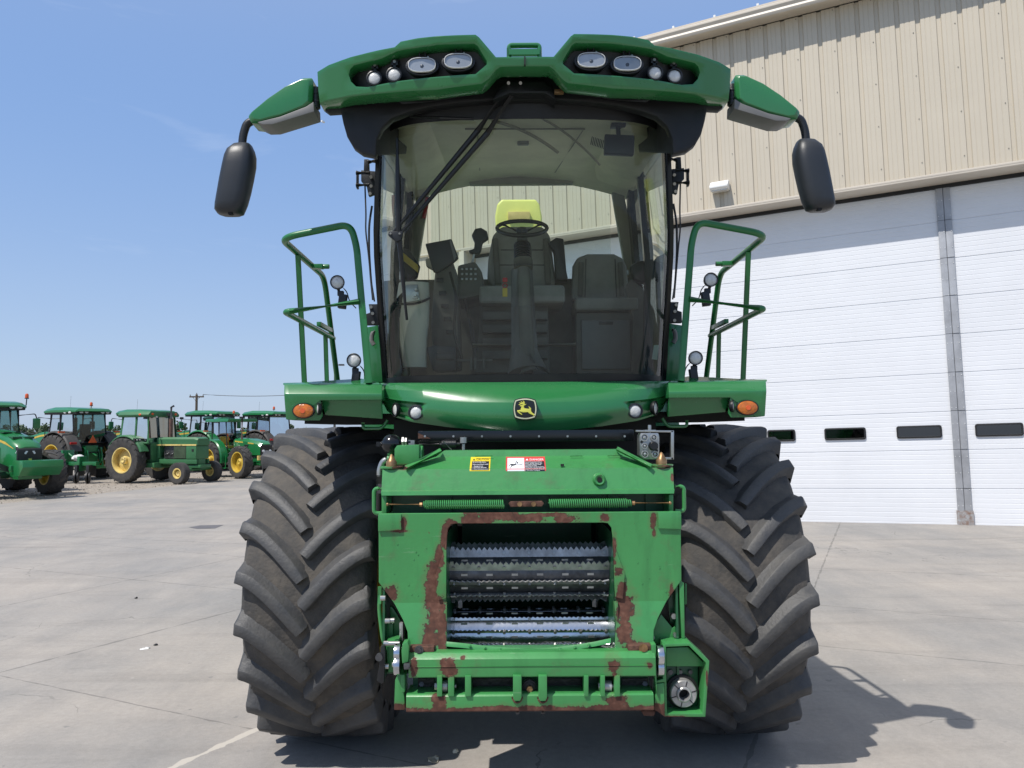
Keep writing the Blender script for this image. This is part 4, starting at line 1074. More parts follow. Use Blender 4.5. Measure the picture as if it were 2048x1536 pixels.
for x in (1017, 1041): b.cyl(A(x, 166, -1.36), A(x, 166, -1.3), .009, n=8)
part(b, 'wiper_pivot_nut', m_zinc)
b = MB(); p = A(1118, 184, -1.34); b.rbox(p, (.05, .03, .022)); part(b, 'washer_nozzle', m_brass, bevel=.005)

# ---- hinges, cables on the cab corners
for s in (-1, 1):
    for y0 in (0, 1):
        b = MB()
        if y0 == 0: q = [[(722, 340), (760, 343), (758, 384), (737, 392), (733, 372), (722, 362)], [(712, 342), (716, 342), (716, 376), (712, 376)], [(728, 318), (737, 318), (738, 345), (727, 345)]]
        else: q = [[(737, 608), (757, 608), (758, 650), (731, 650), (731, 628), (740, 625)], [(757, 625), (768, 622), (768, 648), (757, 648)]]
        for pl in q: b.prism([mir(A(x, y, -.58), s) for x, y in pl], (0, .035, 0))
        if y0 == 0: b.tube([mir(A(x, y, -.57), s) for x, y in ((712, 346), (740, 346))], .016); b.tube([mir(A(x, y, -.57), s) for x, y in ((712, 370), (740, 370))], .016); b.tube([mir(A(x, y, -.57), s) for x, y in ((736, 324), (752, 322))], .018)
        o = part(b, 'door_hinge', m_black, bevel=.004)
        b = MB()
        for x, y in (((742, 354), (742, 372), (740, 387)) if y0 == 0 else ((742, 614), (745, 627), (746, 645))): b.cyl(mir(A(x, y, -.60), s), mir(A(x, y, -.57), s), .010, n=10)
        b.build('hinge_bolt', m_zinc, o)
    b = MB()
    b.tube([mir(A(x, y, -.55), s) for x, y in ((730, 372), (732, 430), (731, 460), (736, 500), (742, 560), (749, 603))], .005, rad=.05, n=6)
    b.tube([mir(A(x, y, -.5), s) for x, y in ((744, 412), (738, 450), (738, 500), (741, 550), (746, 600))], .007, rad=.05, n=6)
    part(b, 'door_cable', m_hose)
    b = MB(); b.prism([mir(A(x, y, -.35), s) for x, y in ((727, 655), (756, 650), (768, 765), (727, 765))], (0, .5, 0)); part(b, 'cab_corner_panel', m_green, bevel=.01)
    b = MB(); b.tube([mir(A(x, y, -.42), s) for x, y in ((750, 662), (744, 668), (743, 682), (748, 690))], .014, rad=.02); part(b, 'corner_hose', m_grey)
# ---- nose panel under the windscreen
def interp(tab, t):
    for (a, va), (b_, vb) in zip(tab, tab[1:]):
        if t <= b_: return lerp(va, vb, (t - a) / (b_ - a))
    return tab[-1][1]
HW = .865
c_y = [(0, 805), (.35, 804), (.65, 800), (.85, 795), (1, 789)]
l_y = [(0, 864), (.25, 861), (.5, 853.5), (.75, 843), (.88, 833), (.95, 820), (1, 797)]
def nose_pt(t, v):
    """t across -1..1, v: 0 top edge, 1 crease, 2 lower edge, 3 tucked under"""
    a = abs(t); x = t * HW
    Yc = -1.04 + .17 * a ** 1.6 + .12 * a ** 6
    p = [None] * 4
    pz = [A(1050, 765, -.86).z, 0, 0, 0]
    y0 = -.875 + .07 * a ** 2 + .08 * a ** 6
    y1 = Yc; y2 = Yc + .015 + .05 * a ** 3; y3 = Yc + .22
    z0 = A(1050, 764, y0).z; z1 = A(1050, interp(c_y, a), y1).z; z2 = A(1050, interp(l_y, a), y2).z; z3 = z2 + .02
    k = [(y0, z0), (y1, z1), (y2, z2), (y3, z3)]
    i = min(2, int(v)); f = v - i
    (ya, za), (yb, zb_) = k[i], k[i + 1]
    y = lerp(ya, yb, f); z = lerp(za, zb_, f)
    if i == 0: y -= .02 * math.sin(math.pi * f) * 1; z += .012 * math.sin(math.pi * f)
    if i == 1:
        y -= .02 * math.sin(math.pi * f)
        # lamp pocket pressed into the panel
        u = (a - .70) / .27 ; 
        d = max(0, min(1, (a - (.63 + .10 * f)) / .05)) * max(0, min(1, (.985 - a) / .04)) * max(0, min(1, (f - .10) / .10)) * max(0, min(1, (.92 - f) / .10))
        y += .028 * d
    return V((x, y, z))
b = MB()
vs_ = [0, .05, .3, .6, .9, .97, 1, 1.02, 1.06] + [1.06 + .88 * i / 26 for i in range(1, 26)] + [1.96, 2, 2.1, 2.5, 3]
b.grid([[nose_pt(-1 + 2 * i / 160, v) for i in range(161)] for v in vs_])
part(b, 'nose_panel', m_green, ang=24)
for s in (-1, 1):
    # end caps closing the nose
    b = MB(); b.ring([[nose_pt(s * 1.0, v) for v in (0, .5, 1, 1.5, 2, 3)], [nose_pt(s * .98, v) + V((0, .25, 0)) for v in (0, .5, 1, 1.5, 2, 3)]]); part(b, 'nose_end', m_green)
    nfn = lambda x, z: nose_pt(max(-1, min(1, x / HW)), 1.5).y; p = mir(AF(833, 825, nfn), s); round_lamp(p + V((0, -.022, 0)), 13 / FPX * 4.34, (s * .10, -1, -.03), body=.05, ring=.008)
    p = mir(AF(793, 820, nfn), s) + V((-.004 * s, -.03, 0)); round_lamp(p, 13 / FPX * 4.4, (s * .86, -.5, 0), body=.02, ring=.005)
# badge
YB = -1.085
def bp(x, y, Y=YB): return A(1010 + x / 21.94, 780 + y / 21.94, Y)
def arc4(cx, cy, hw, hh, bx, by):
    P = [(cx - hw, cy - hh), (cx + hw, cy - hh), (cx + hw, cy + hh), (cx - hw, cy + hh)]; B_ = [(0, -by), (bx, 0), (0, by), (-bx, 0)]; o = []
    for i in range(4):
        (x0, y0), (x1, y1) = P[i], P[(i + 1) % 4]
        for k in range(10):
            t = k / 10; q = 4 * t * (1 - t); o.append((lerp(x0, x1, t) + B_[i][0] * q, lerp(y0, y1, t) + B_[i][1] * q))
    return o
bad = bpy.data.objects.new('badge', None); COL.objects.link(bad); bad.parent = H
m_badge = mat('badge_black', (.012, .013, .016), rough=.35); m_badgey = mat('badge_yellow', (.70, .66, .10), rough=.4, var=.04); m_badgew = mat('badge_rim', (.62, .62, .42), rough=.4, var=.03)
def bplate(name, pts, holes, th, m_, off=0): plate(name, [(bp(x, y).x, bp(x, y).z) for x, y in pts], [[(bp(x, y).x, bp(x, y).z) for x, y in h] for h in holes], th, m_, bad, bevel=.0006, Y=YB + off)
bplate('badge_back', arc4(882, 830, 455, 400, 75, 95), [], .045, m_badge)
bplate('badge_rim', arc4(882, 830, 430, 365, 70, 90), [arc4(882, 830, 385, 325, 62, 75)], .004, m_badgew, -.003)
deer = [(640, 680), (740, 660), (800, 635), (770, 625), (680, 640), (600, 660), (590, 640), (660, 600), (690, 580), (620, 555), (615, 535), (680, 555), (740, 560), (700, 510), (680, 490), (700, 485), (760, 530), (800, 550), (810, 510), (770, 465), (790, 460), (840, 490), (868, 560), (860, 610), (890, 625), (940, 605), (925, 640), (880, 670), (840, 680), (830, 740), (845, 800), (950, 820), (1060, 825), (1075, 800), (1030, 730), (1045, 718), (1110, 770), (1145, 820), (1140, 880), (1160, 960), (1210, 1010), (1265, 1040), (1310, 1110), (1330, 1150), (1300, 1165), (1260, 1130), (1200, 1090), (1100, 1050), (1040, 1010), (1000, 970), (900, 980), (800, 985), (720, 975), (660, 945), (620, 945), (650, 980), (720, 1030), (760, 1090), (740, 1100), (680, 1060), (600, 1010), (550, 960), (520, 910), (545, 895), (680, 870), (700, 800), (725, 730), (690, 722), (660, 715)]
bplate('leaping_deer', deer, [], .004, m_badgey, -.003)

# ---- fender platforms
for s in (-1, 1):
    Yp = -.87
    def q(x, y, Y): return mir(A(x, y, Y), s)
    b = MB()
    xs_ = [568, 620, 700, 757, 765]
    top_ = [q(x, 768.5, Yp + .0) for x in xs_]
    cre = [q(x, 788, Yp - .05) for x in xs_]
    lo = [q(571, 839, Yp - .035), q(612, 842, Yp - .035), q(640, 841, Yp - .035), q(649, 831, Yp + .02), q(764, 838, Yp + .04)]
    # side and top
    b.ring([[q(568, 768.5, Yp), q(568, 788, Yp - .05), q(571.5, 839, Yp - .035), q(571.5, 839, Yp - .035) + V((0, .9, 0)), q(568, 768.5, Yp) + V((0, .95, 0))],
            [q(578, 768.5, Yp), q(578, 788, Yp - .05), q(590, 841, Yp - .035), q(590, 841, Yp - .035) + V((0, .9, 0)), q(578, 768.5, Yp) + V((0, .95, 0))],
            [q(640, 768.5, Yp), q(640, 788, Yp - .05), q(641, 801, Yp - .048), q(641, 801, Yp - .035) + V((0, .9, 0)), q(640, 768.5, Yp) + V((0, .95, 0))],
            [q(764, 768.5, Yp), q(764, 788, Yp - .05), q(764, 800, Yp - .048), q(764, 800, Yp - .035) + V((0, .9, 0)), q(764, 768.5, Yp) + V((0, .95, 0))]])
    part(b, 'fender_platform', m_green, bevel=.006)
    # signal lamp bowl
    b = MB()
    b.ring([[q(575, 838, Yp - .03), q(612, 841, Yp - .03), q(640, 841, Yp - .03), q(646, 832, Yp - .02), q(641, 800, Yp - .045), q(600, 800, Yp - .045), q(582, 812, Yp - .045)],
            [q(575, 836, Yp + .06), q(612, 839, Yp + .06), q(640, 839, Yp + .06), q(646, 831, Yp + .06), q(641, 800, Yp + .02), q(600, 800, Yp + .02), q(582, 812, Yp + .02)]])
    part(b, 'signal_housing', m_green, bevel=.004)
    b = MB(); b.ring([[q(643, 800, Yp - .01), q(764, 799, Yp - .01), q(766, 838, Yp + .03), q(650, 830, Yp + .03)], [q(643, 800, Yp + .5), q(764, 799, Yp + .5), q(766, 838, Yp + .5), q(650, 830, Yp + .5)]])
    part(b, 'lower_fender_panel', m_green, bevel=.008)
    b = MB(); b.prism([q(566, 770, Yp - .004), q(762, 769, Yp - .004), q(757, 764.5, Yp + .03), q(722, 757, Yp + .1), q(600, 765, Yp + .1), q(566, 766, Yp + .02)], (0, .05, 0)); part(b, 'platform_kick_edge', m_green, bevel=.003)
    b = MB(); b.box(min(s * .9, s * 1.40), max(s * .9, s * 1.40), -.8, .1, 2.355, 2.37); part(b, 'platform_deck', m_greenm)
    # amber signal
    c = q(607.5, 821.7, Yp - .05)
    b = MB(); b.lathe([(-.02, .062), (.004, .066), (.010, .062), (.010, .058)], c, (0, -1, 0), n=36, caps=True, sy=.68, up=(0, 0, 1)); o = part(b, 'turn_signal', m_black)
    b = MB(); b.lathe([(.006, .060), (.016, .054), (.022, .035), (.024, .002)], c, (0, -1, 0), n=36, caps=True, sy=.68, up=(0, 0, 1)); b.build('amber_lens', m_amber, o)
    b = MB(); b.lathe([(.0, .016), (.026, .014)], c + V((.0, 0, 0)), (0, -1, 0), n=12, caps=True); b.build('bulb', m_orange, o)
    c = q(639, 818, Yp - .035); round_lamp(c, .032, (s * .9, -.42, 0), body=.012, ring=.003, sy=1)
    # brackets underneath
    b = MB(); b.tube([q(726, 845, -.7), q(726, 857, -.7), q(765, 857, -.7), q(775, 840, -.7)], .01, rad=.03); part(b, 'step_loop', m_green)
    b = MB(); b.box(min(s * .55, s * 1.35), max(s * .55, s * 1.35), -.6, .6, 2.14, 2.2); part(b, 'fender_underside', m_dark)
    # work lamps on stalks
    for (x, y, yb, Yl) in ((675, 565, 612, -.80), (708, 721, 765, -.80)):
        c = q(x, y, Yl)
        round_lamp(c, 13.2 / FPX * 4.5, (s * -.05 + .04, -1, .02), body=.05, ring=.004)
        b = MB()
        e_ = q(x + (12 if y < 600 else 4), yb, Yl + .02)
        b.tube([c + V((0, .02, -.035)), c.lerp(e_, .55) + V((0, .02, 0))], .012); b.rbox(c.lerp(e_, .45) + V((0, .015, 0)), (.036, .03, .03))
        b.rbox(c.lerp(e_, .80) + V((0, .01, 0)), (.045, .045, .085), (0, s * -.12, 0))
        part(b, 'lamp_bracket', m_black, bevel=.004)
        b = MB(); b.tube([c + V((s * -.02, .03, -.02)), c + V((-s * .05, .03, -.05)), c + V((-s * .065, .03, -.11)), c + V((-s * .105, .03, -.15))], .0035, n=6, rad=.03); part(b, 'lamp_cable', m_hose)
    # handrails
    def hp(x, y, z): return V((s * x, y, z))
    rl = bpy.data.objects.new('handrail', None); COL.objects.link(rl); rl.parent = H
    Yr = -.86
    a0 = q(738, 766, Yr); a1 = q(713, 490, Yr); a2 = q(700, 448, Yr); a3 = q(561, 476, Yr)
    bk = hp(1.417, .14, 3.20); ft = hp(1.417, .63, 2.40)
    b = MB(); b.tube([a0, a1, a2, a3, bk, ft], .0205, n=14, rad=.11, seg=7); b.build('rail', m_greenm, rl)
    b = MB(); b.tube([q(719, 603, Yr), q(570, 624, Yr), hp(1.417, .44, 2.79)], .0185, n=12, rad=.03, seg=5); b.build('mid_rail', m_greenm, rl)
    b = MB(); b.tube([hp(1.417, -.54, 3.20), hp(1.417, -.36, 2.40)], .0175, n=12); b.build('post', m_greenm, rl)
    b = MB(); b.tube([hp(1.417, .19, 2.78), hp(1.417, .25, 2.40)], .0165, n=12); b.build('post', m_greenm, rl)
    b = MB(); b.rbox(hp(1.375, -.2, 3.20), (.07, .05, .03)); b.cyl(hp(1.345, -.2, 3.20), hp(1.30, -.2, 3.20), .016); b.rbox(hp(1.40, .1, 2.83), (.03, .35, .03)); b.build('gate_latch', m_greenm, rl, bevel=.004)

# ================================================================== header mount (feeder face)
FM = bpy.data.objects.new('feeder_unit', None); COL.objects.link(FM); FM.parent = H
YF = -1.80
def RB(px, py, rx, ry, Y=YF):
    p = A(px, py, Y); k = (Y + 5.35) / FPX; return (p.x, p.z, rx * k, ry * k)
m_face = rust_mat('worn_green_face', GREEN2, [RB(*q_) for q_ in ((950, 1040, 40, 12), (990, 1031, 70, 10), (1045, 1036, 60, 9), (1095, 1030, 60, 5), (1133, 1038, 36, 12), (1209, 1036, 12, 10), (905, 1052, 20, 14), (889, 1078, 11, 22), (880, 1112, 11, 22), (868, 1150, 16, 26), (862, 1180, 15, 30), (868, 1225, 22, 45), (862, 1275, 22, 34), (884, 1250, 14, 60), (782, 1188, 20, 14), (808, 1047, 8, 15), (800, 1062, 22, 4), (1238, 1142, 13, 12), (1243, 1185, 13, 26), (1252, 1215, 24, 30), (1246, 1258, 20, 32), (1262, 1292, 26, 18), (1306, 1042, 9, 16), (1309, 1066, 6, 9), (1344, 1190, 6, 20), (1228, 1100, 6, 30))], amp=.95)
m_worn = rust_mat('worn_green_upper', GREEN2, [RB(*q_) for q_ in ((800, 936, 22, 5, -1.72), (1330, 934, 22, 5, -1.72), (1345, 955, 5, 10, -1.72), (1212, 1390, 3, 3, -1.7))], amp=.5)
m_bar = rust_mat('worn_green_bar', GREEN2, [RB(*q_, -1.92) for q_ in ((827, 1335, 9, 22), (895, 1335, 20, 16), (1228, 1332, 20, 18), (925, 1316, 6, 3), (1300, 1330, 8, 8))], amp=1.1)
zb_bar = A(1057, 1421, -1.92).z
m_barlow = rust_mat('worn_green_lower_bar', GREEN2, [RB(880, 1408, 22, 18, -1.92), RB(1232, 1404, 26, 14, -1.92), RB(1225, 1416, 60, 8, -1.92)], bottom=(zb_bar, .016), amp=1.0)
m_in = rust_mat('deep_green', (.010, .10, .035), [], amp=.5)  # same paint in a much darker green, for the inner faces
def fp(mb, name, m_, **k): return mb.build(name, m_, FM, **k)
cx0 = A(1057, 900, -1.72).x
def row(y, Y, xl, xr, n_=2):
    a, e = A(xl, y, Y), A(xr, y, Y); e.z = a.z = (a.z + e.z) / 2
    return [a.lerp(e, i / n_) for i in range(n_ + 1)]
b = MB()
b.grid([row(899, -1.50, 892, 1233), row(900, -1.56, 888, 1235), row(912, -1.57, 872, 1250), row(913, -1.575, 868, 1253), row(937, -1.70, 806, 1304)])
fp(b, 'top_shield', m_worn)
b = MB()
b.ring([row(937, -1.20, 768, 1346), row(937, -1.70, 765, 1346), row(979, -1.735, 763, 1348), row(981, -1.77, 762, 1349), row(989, -1.775, 763, 1348), row(990, -1.70, 763, 1348), row(990, -1.2, 763, 1346)], closed=False, caps=False)
pl_ = A(765, 937, -1.7); ql_ = A(763, 988, -1.735)
b.box(-.672, -.66, -1.70, -1.2, ql_.z, pl_.z - .004); b.box(.66, .672, -1.70, -1.2, ql_.z, pl_.z - .004)
fp(b, 'upper_beam', m_worn, ang=20)
for (x0, y0, x1, y1) in ((881, 901, 811, 936), (1235, 898, 1303, 933)):
    b = MB(); a, e = A(x0, y0, -1.62), A(x1, y1, -1.72); b.tube([a, e], .012, n=4); b.prism([a + V((0, .0, .012)), e + V((0, 0, .012)), e + V((0, .05, .0)), a + V((0, .05, 0))], (0, 0, -.008)); fp(b, 'brace', m_worn)
b = MB(); p = A(1198.5, 959, -1.73); b.lathe([(0, .012), (.01, .012), (.014, .022), (.0, .030), (-.02, .031)], p + V((0, -.002, 0)), (0, -1, 0), n=24, sy=1.0); b.cyl(p, p + V((0, -.004, 0)), .013, n=16); o = fp(b, 'drain_boss', m_worn)
b = MB(); b.cyl(p + V((0, -.004, 0)), p + V((0, -.016, 0)), .012, n=16); q = A(1124.5, 930, -1.69); b.rbox(q, (.016, .012, .010)); fp(b, 'bolt_hole', m_dark)
# corner studs
for (x, y, yy) in ((1323, 932, 912), (783, 936, 914)):
    b = MB(); c = A(x, y, -1.66); t_ = A(x, yy, -1.66); b.cyl(c, c + V((0, 0, .008)), .055, n=24); fp(b, 'stud_plate', m_worn)
    b = MB(); c = c + V((0, 0, .008)); b.lathe([(0, .026), (.02, .026), (.03, .02), (.055, .006), (.058, .001)], c, (0, 0, 1), n=16); fp(b, 'guide_cone', m_brass)
# left hydraulic cylinder boss and accumulator
b = MB(); b.prism([A(x, y, -1.6) for x, y in ((789, 898), (794, 891), (838, 890), (838, 932), (793, 930), (789, 922))], (0, .14, 0)); b.cyl(A(840, 912, -1.54), A(846, 912, -1.54), .05); b.tube([A(780, 908, -1.6), A(778, 916, -1.6), A(785, 930, -1.62)], .012); fp(b, 'cylinder_mount', m_worn, bevel=.006)
b = MB(); c = A(783, 888, -1.35); b.ball(c, .052, n=24, sc=(1.0, 1, .98)); b.cyl(c + V((-.07, 0, 0)), c + V((-.045, 0, 0)), .012); b.rbox(c + V((-.068, 0, 0)), (.018, .024, .024)); b.cyl(c + V((.045, 0, .01)), c + V((.10, 0, .01)), .016); part(b, 'accumulator', m_blackg)
b = MB(); b.cyl(c + V((.055, 0, .012)), c + V((.065, 0, .012)), .026, n=6); b.cyl(c + V((.07, 0, .012)), c + V((.08, 0, .012)), .022, n=6); b.rbox(c + V((.105, 0, .006)), (.03, .03, .026)); part(b, 'hydraulic_fitting', m_zinc)
b = MB(); b.tube([A(780, 916, -1.5), A(765, 922, -1.5), A(759, 940, -1.5), A(759, 952, -1.5)], .014, rad=.03, n=12); part(b, 'steel_elbow', m_zinc)
b = MB(); b.tube([A(759, 950, -1.5), A(759, 985, -1.5), A(758, 1030, -1.45)], .015, n=12); part(b, 'hydraulic_hose', m_hose)
# things in the dark above the beam
b = MB(); p0, p1 = A(836, 862, -1.15), A(1268, 882, -1.15); b.box(p0.x, p1.x, -1.16, -1.02, p1.z, p0.z); part(b, 'deflector_rail', m_blackg, bevel=.006)
b = MB()
for i in range(8): c = A(850 + 57 * i, 872.5, -1.162); b.cyl(c, c + V((0, -.006, 0)), .006, n=10)
part(b, 'rail_rivet', m_zinc)
b = MB(); p0, p1 = A(836, 866, -1.17), A(850, 877, -1.17); b.prism([V((p0.x, -1.168, p0.z)), V((p0.x, -1.168, p1.z)), V((p1.x + .03, -1.168, p1.z))], (0, .004, 0)); part(b, 'rust_patch_plate', m_rust)
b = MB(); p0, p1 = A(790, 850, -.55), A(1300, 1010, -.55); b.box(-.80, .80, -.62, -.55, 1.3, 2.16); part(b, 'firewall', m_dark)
b = MB(); p = A(927, 888, -1.3); b.cyl(p + V((0, 0, -.03)), p + V((0, 0, .0)), .008); b.cyl(p + V((0, 0, .005)), p + V((0, 0, .035)), .018, n=12); b.tube([A(887, 883, -1.3), A(903, 900, -1.3)], .004); part(b, 'breather', m_zinc)
b = MB(); b.tube([A(838, 889, -1.2), A(880, 889, -1.2), A(920, 888, -1.2)], .010); b.cyl(A(884, 888, -1.2), A(912, 888, -1.2), .02); part(b, 'hydraulic_pipe', m_black)
# multi-coupler
mc = bpy.data.objects.new('multi_coupler', None); COL.objects.link(mc); mc.parent = H
Yc_ = -1.35
b = MB(); b.prism([A(x, y, Yc_) for x, y in ((1282, 866), (1317, 866), (1319, 874), (1319, 914), (1311, 919), (1290, 919), (1279, 911), (1279, 872))], (0, .08, 0)); b.build('manifold_block', m_zinc, mc, bevel=.006)
b = MB()
for x, y, r in ((1288, 875, 7.5), (1307, 875, 6.5), (1288.5, 892, 6), (1289, 908, 7), (1309, 908.5, 6.5)):
    c = A(x, y, Yc_); k = 4 / FPX
    b.lathe([(0, r * k), (.014, r * k), (.014, r * k * .78), (.004, r * k * .7)], c, (0, -1, 0), n=20); b.lathe([(.0, r * k * .45), (.016, r * k * .4), (.018, .001)], c, (0, -1, 0), n=14)
b.build('coupler_socket', m_steel, mc)
b = MB(); c = A(1306, 892, Yc_); b.lathe([(0, .024), (.02, .024), (.03, .018), (.03, .001)], c, (0, -1, 0), n=24, caps=True)
for x, y in ((1283, 884), (1313.5, 901)): c = A(x, y, Yc_); b.cyl(c, c + V((0, -.004, 0)), .007)
b.build('electric_socket', m_black, mc)
b = MB()
for pts in ([(1272, 860), (1347, 861), (1347, 865), (1272, 864)], [(1342, 861), (1348, 861), (1348, 919), (1342, 919)], [(1319, 914.5), (1347, 914.5), (1347, 919), (1319, 919)]): b.prism([A(x, y, Yc_ + .02) for x, y in pts], (0, .03, 0))
b.cyl(A(1299, 850, Yc_ + .03), A(1299, 866, Yc_ + .03), .009); b.rbox(A(1299, 862, Yc_ + .03), (.06, .04, .012)); b.build('coupler_bracket', m_zinc, mc, bevel=.002)

# spring bay
za, zb2 = A(1057, 986, -1.6).z, A(1057, 1030, -1.6).z
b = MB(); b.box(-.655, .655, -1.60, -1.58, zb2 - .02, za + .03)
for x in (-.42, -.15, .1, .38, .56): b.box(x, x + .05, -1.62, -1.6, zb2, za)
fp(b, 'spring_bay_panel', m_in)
for xa, xb, cl in ((763, 773, 1), (1338, 1347, 1)):
    b = MB(); b.prism([A(x, y, -1.74) for x, y in ((xa, 989), (xb, 989), (xb, 1027), (xa, 1027))], (0, .15, 0)); fp(b, 'spring_bay_post', m_worn, bevel=.004)
for xs0, xs1, rod in ((847, 1008, (775, 845)), (1098, 1263, (1267, 1340))):
    b = MB(); pts = []; a, e = A(xs0, 1009.5 if xs0 < 1000 else 1007, -1.785), A(xs1, 1009.5 if xs0 < 1000 else 1007, -1.785)
    e.z = a.z
    NC = 39; n_ = NC * 12
    for i in range(n_ + 1):
        t = i / n_; r = .0185
        if xs0 < 1000 and t < .03 or xs0 > 1000 and t > .95: r = .014
        c = a.lerp(e, t); an = 2 * math.pi * NC * t; pts.append(c + V((0, math.cos(an) * r, math.sin(an) * r)))
    b.tube(pts, .0033, n=6); fp(b, 'tension_spring', m_face if False else mat('spring_green', GREEN2, rough=.35, coat=.3))
    b = MB(); b.tube([A(rod[0], 1009 if rod[0] < 1000 else 1006, -1.785), A(rod[1], 1009 if rod[0] < 1000 else 1006, -1.785)], .0042, n=8)
    fp(b, 'spring_rod', m_brass)
    b = MB(); xx = 842 if rod[0] < 1000 else 1267; c = A(xx, 1009 if rod[0] < 1000 else 1006, -1.785); b.cyl(c + V((-.006, 0, 0)), c + V((.006, 0, 0)), .010, n=6); c2 = A(rod[0] if rod[0] < 1000 else rod[1], 1009 if rod[0] < 1000 else 1006, -1.79); b.ball(c2, .008, n=10)
    fp(b, 'rod_nut', m_brass)
b = MB(); b.prism([A(x, y, -1.79) for x, y in ((1017, 1007), (1021, 1003), (1084, 1002), (1088, 1007), (1084, 1013), (1021, 1014))], (0, .015, 0)); fp(b, 'spring_link', m_rust, bevel=.003)
b = MB()
for x in (1039.5, 1067): c = A(x, 1008, -1.79); b.cyl(c, c + V((0, -.01, 0)), .011, n=14)
fp(b, 'link_pin', m_brass)
for s in (-1, 1):
    b = MB(); b.tube([mir(A(x, y, -1.70), s) for x, y in ((766, 977), (748, 977), (748, 1027), (766, 1026))], .0095, n=10, rad=.045, seg=6); fp(b, 'grab_loop', m_worn)

# face plate
z_b = A(1057, 1204, YF).z
def fy(x, z): return YF - max(0, z_b - z) * .22
fl = [(757, 1027), (757.5, 1165), (789.5, 1209), (806, 1240), (815, 1264), (817, 1306), (868, 1306), (868, 1300), (893.5, 1300), (893, 1160), (893.5, 1080), (896, 1058), (903, 1049), (912, 1047.5)]
Lf = [AF(x, y, fy) for x, y in fl]
ol = [(p.x, p.z) for p in Lf]; ol = ol + [(-x, z) for x, z in ol[::-1]]
plate('face_plate', ol, [], .014, m_face, FM, bevel=.003, fn=fy, cuts=([], [z_b]), ang=8)
b = MB()
for s in (-1, 1):
    Q = [mir(AF(x, y, fy), s) for x, y in ((893.5, 1300), (893, 1070))]
    b.grid([[Q[0] + V((0, .005, 0)), Q[1] + V((0, .005, 0))], [V((Q[0].x, -1.1, Q[0].z)), V((Q[1].x, -1.1, Q[1].z))]])
zt_ = Lf[-1].z
b.box(-.36, .36, -1.79, -1.78, zt_ - .0, zt_ + .03)
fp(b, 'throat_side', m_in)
b = MB()
for s in (-1, 1):
    b.prism([mir(A(x, y, YF - .004), s) for x, y in ((876, 1200), (893, 1196), (893, 1085), (885, 1110), (871, 1150))], (0, -.008, .0)); b.prism([mir(A(x, y, YF - .02), s) for x, y in ((886, 1205), (894, 1205), (894, 1290), (884, 1290))], (0, .02, 0))
fp(b, 'throat_lip', m_face, bevel=.003)
for s in (-1, 1):
    b = MB(); b.prism([mir(A(x, y, YF - .001), s) for x, y in ((757, 1028), (803, 1028), (803, 1060), (757, 1062))], (0, -.012, 0)); fp(b, 'corner_pad', m_face, bevel=.003)
    b = MB(); b.prism([mir(A(x, y, YF - .085), s) for x, y in ((819, 1294), (868, 1294), (868, 1310), (820, 1311))], (0, .05, 0)); o = fp(b, 'rusty_foot_plate', m_rust, bevel=.004)
    b = MB(); c = mir(A(838, 1300, YF - .09), s); b.cyl(c, c + V((0, -.012, 0)), .013, n=6); b.cyl(c, c + V((0, -.004, 0)), .02, n=16); b.build('foot_bolt', m_steeld if s < 0 else m_brass, o)
b = MB()
b.box(-.67, -.66, -1.79, -.7, .98, 1.70); b.box(.66, .67, -1.79, -.7, .98, 1.70); b.box(-.66, .66, -1.78, -.7, 1.69, 1.70); b.box(-.66, .66, -1.72, -.7, .98, .99)
b.box(-.36, .36, -1.0, -.99, .99, 1.69)
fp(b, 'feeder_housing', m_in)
# small dents and weld beads
rnd = random.Random(3)
b = MB()
for i in range(26):
    x = rnd.uniform(1235, 1340) if i % 2 else rnd.uniform(765, 865); y = rnd.uniform(1085, 1200)
    c = A(x, y, YF - .0005); b.ball(c, .0028 + .002 * rnd.random(), n=6, sc=(1, .5, 1))
fp(b, 'weld_spatter', m_face)

# feed rolls
def roll(name, Yc, zc, r, hw, nb, barh, teeth, phase, m1, m2, bolts=7, tooth=.018):
    g = bpy.data.objects.new(name, None); COL.objects.link(g); g.parent = FM
    b = MB(); b.cyl((-hw, Yc, zc), (hw, Yc, zc), r, n=48)
    for s in (-1, 1): b.cyl((s * hw, Yc, zc), (s * (hw + .006), Yc, zc), r + .028, n=48)
    b.build('drum', m1, g)
    for i in range(nb):
        an = phase + 2 * math.pi * i / nb
        rad = V((0, -math.cos(an), math.sin(an))); tan = V((0, math.sin(an), math.cos(an)))
        o_ = V((0, Yc, zc)) + rad * (r - .004)
        # toothed blade: a plate in the plane of x and tangent-leaning radial
        d = (rad * .62 + tan * .78).normalized(); nrm = V((1, 0, 0)).cross(d)
        prof = [(-hw + .012, 0)]; 
        x = -hw + .012
        prof.append((x, barh * .55)); 
        tw_ = (2 * hw - .06) / teeth
        prof.append((x + .008, barh)); prof.append((x + .022, barh))
        x0 = -hw + .03 + .006
        for k in range(teeth - 1):
            prof += [(x0 + k * tw_ + .001, barh * .62), (x0 + (k + .5) * tw_, barh * .62 + tooth)]
        prof += [(x0 + (teeth - 1) * tw_, barh * .62), (hw - .022, barh), (hw - .012, barh * .6), (hw - .012, 0)]
        b = MB(); b.prism([o_ + V((px, 0, 0)) + d * h for px, h in prof], nrm * .006); b.build('toothed_bar', m2, g)
        b = MB()
        for k in range(bolts):
            xb_ = -hw + .035 + (2 * hw - .07) * k / (bolts - 1)
            c = o_ + V((xb_, 0, 0)) + d * barh * .35; b.cyl(c - nrm * .006, c + nrm * .014, .0075, n=8)
            b.rbox(o_ + V((xb_ + .05, 0, 0)) + rad * .001 - tan * .022, (.03, .006, .01)) if k < bolts - 1 else None
        b.build('blade_bolt', m_zinc, g)
    return g
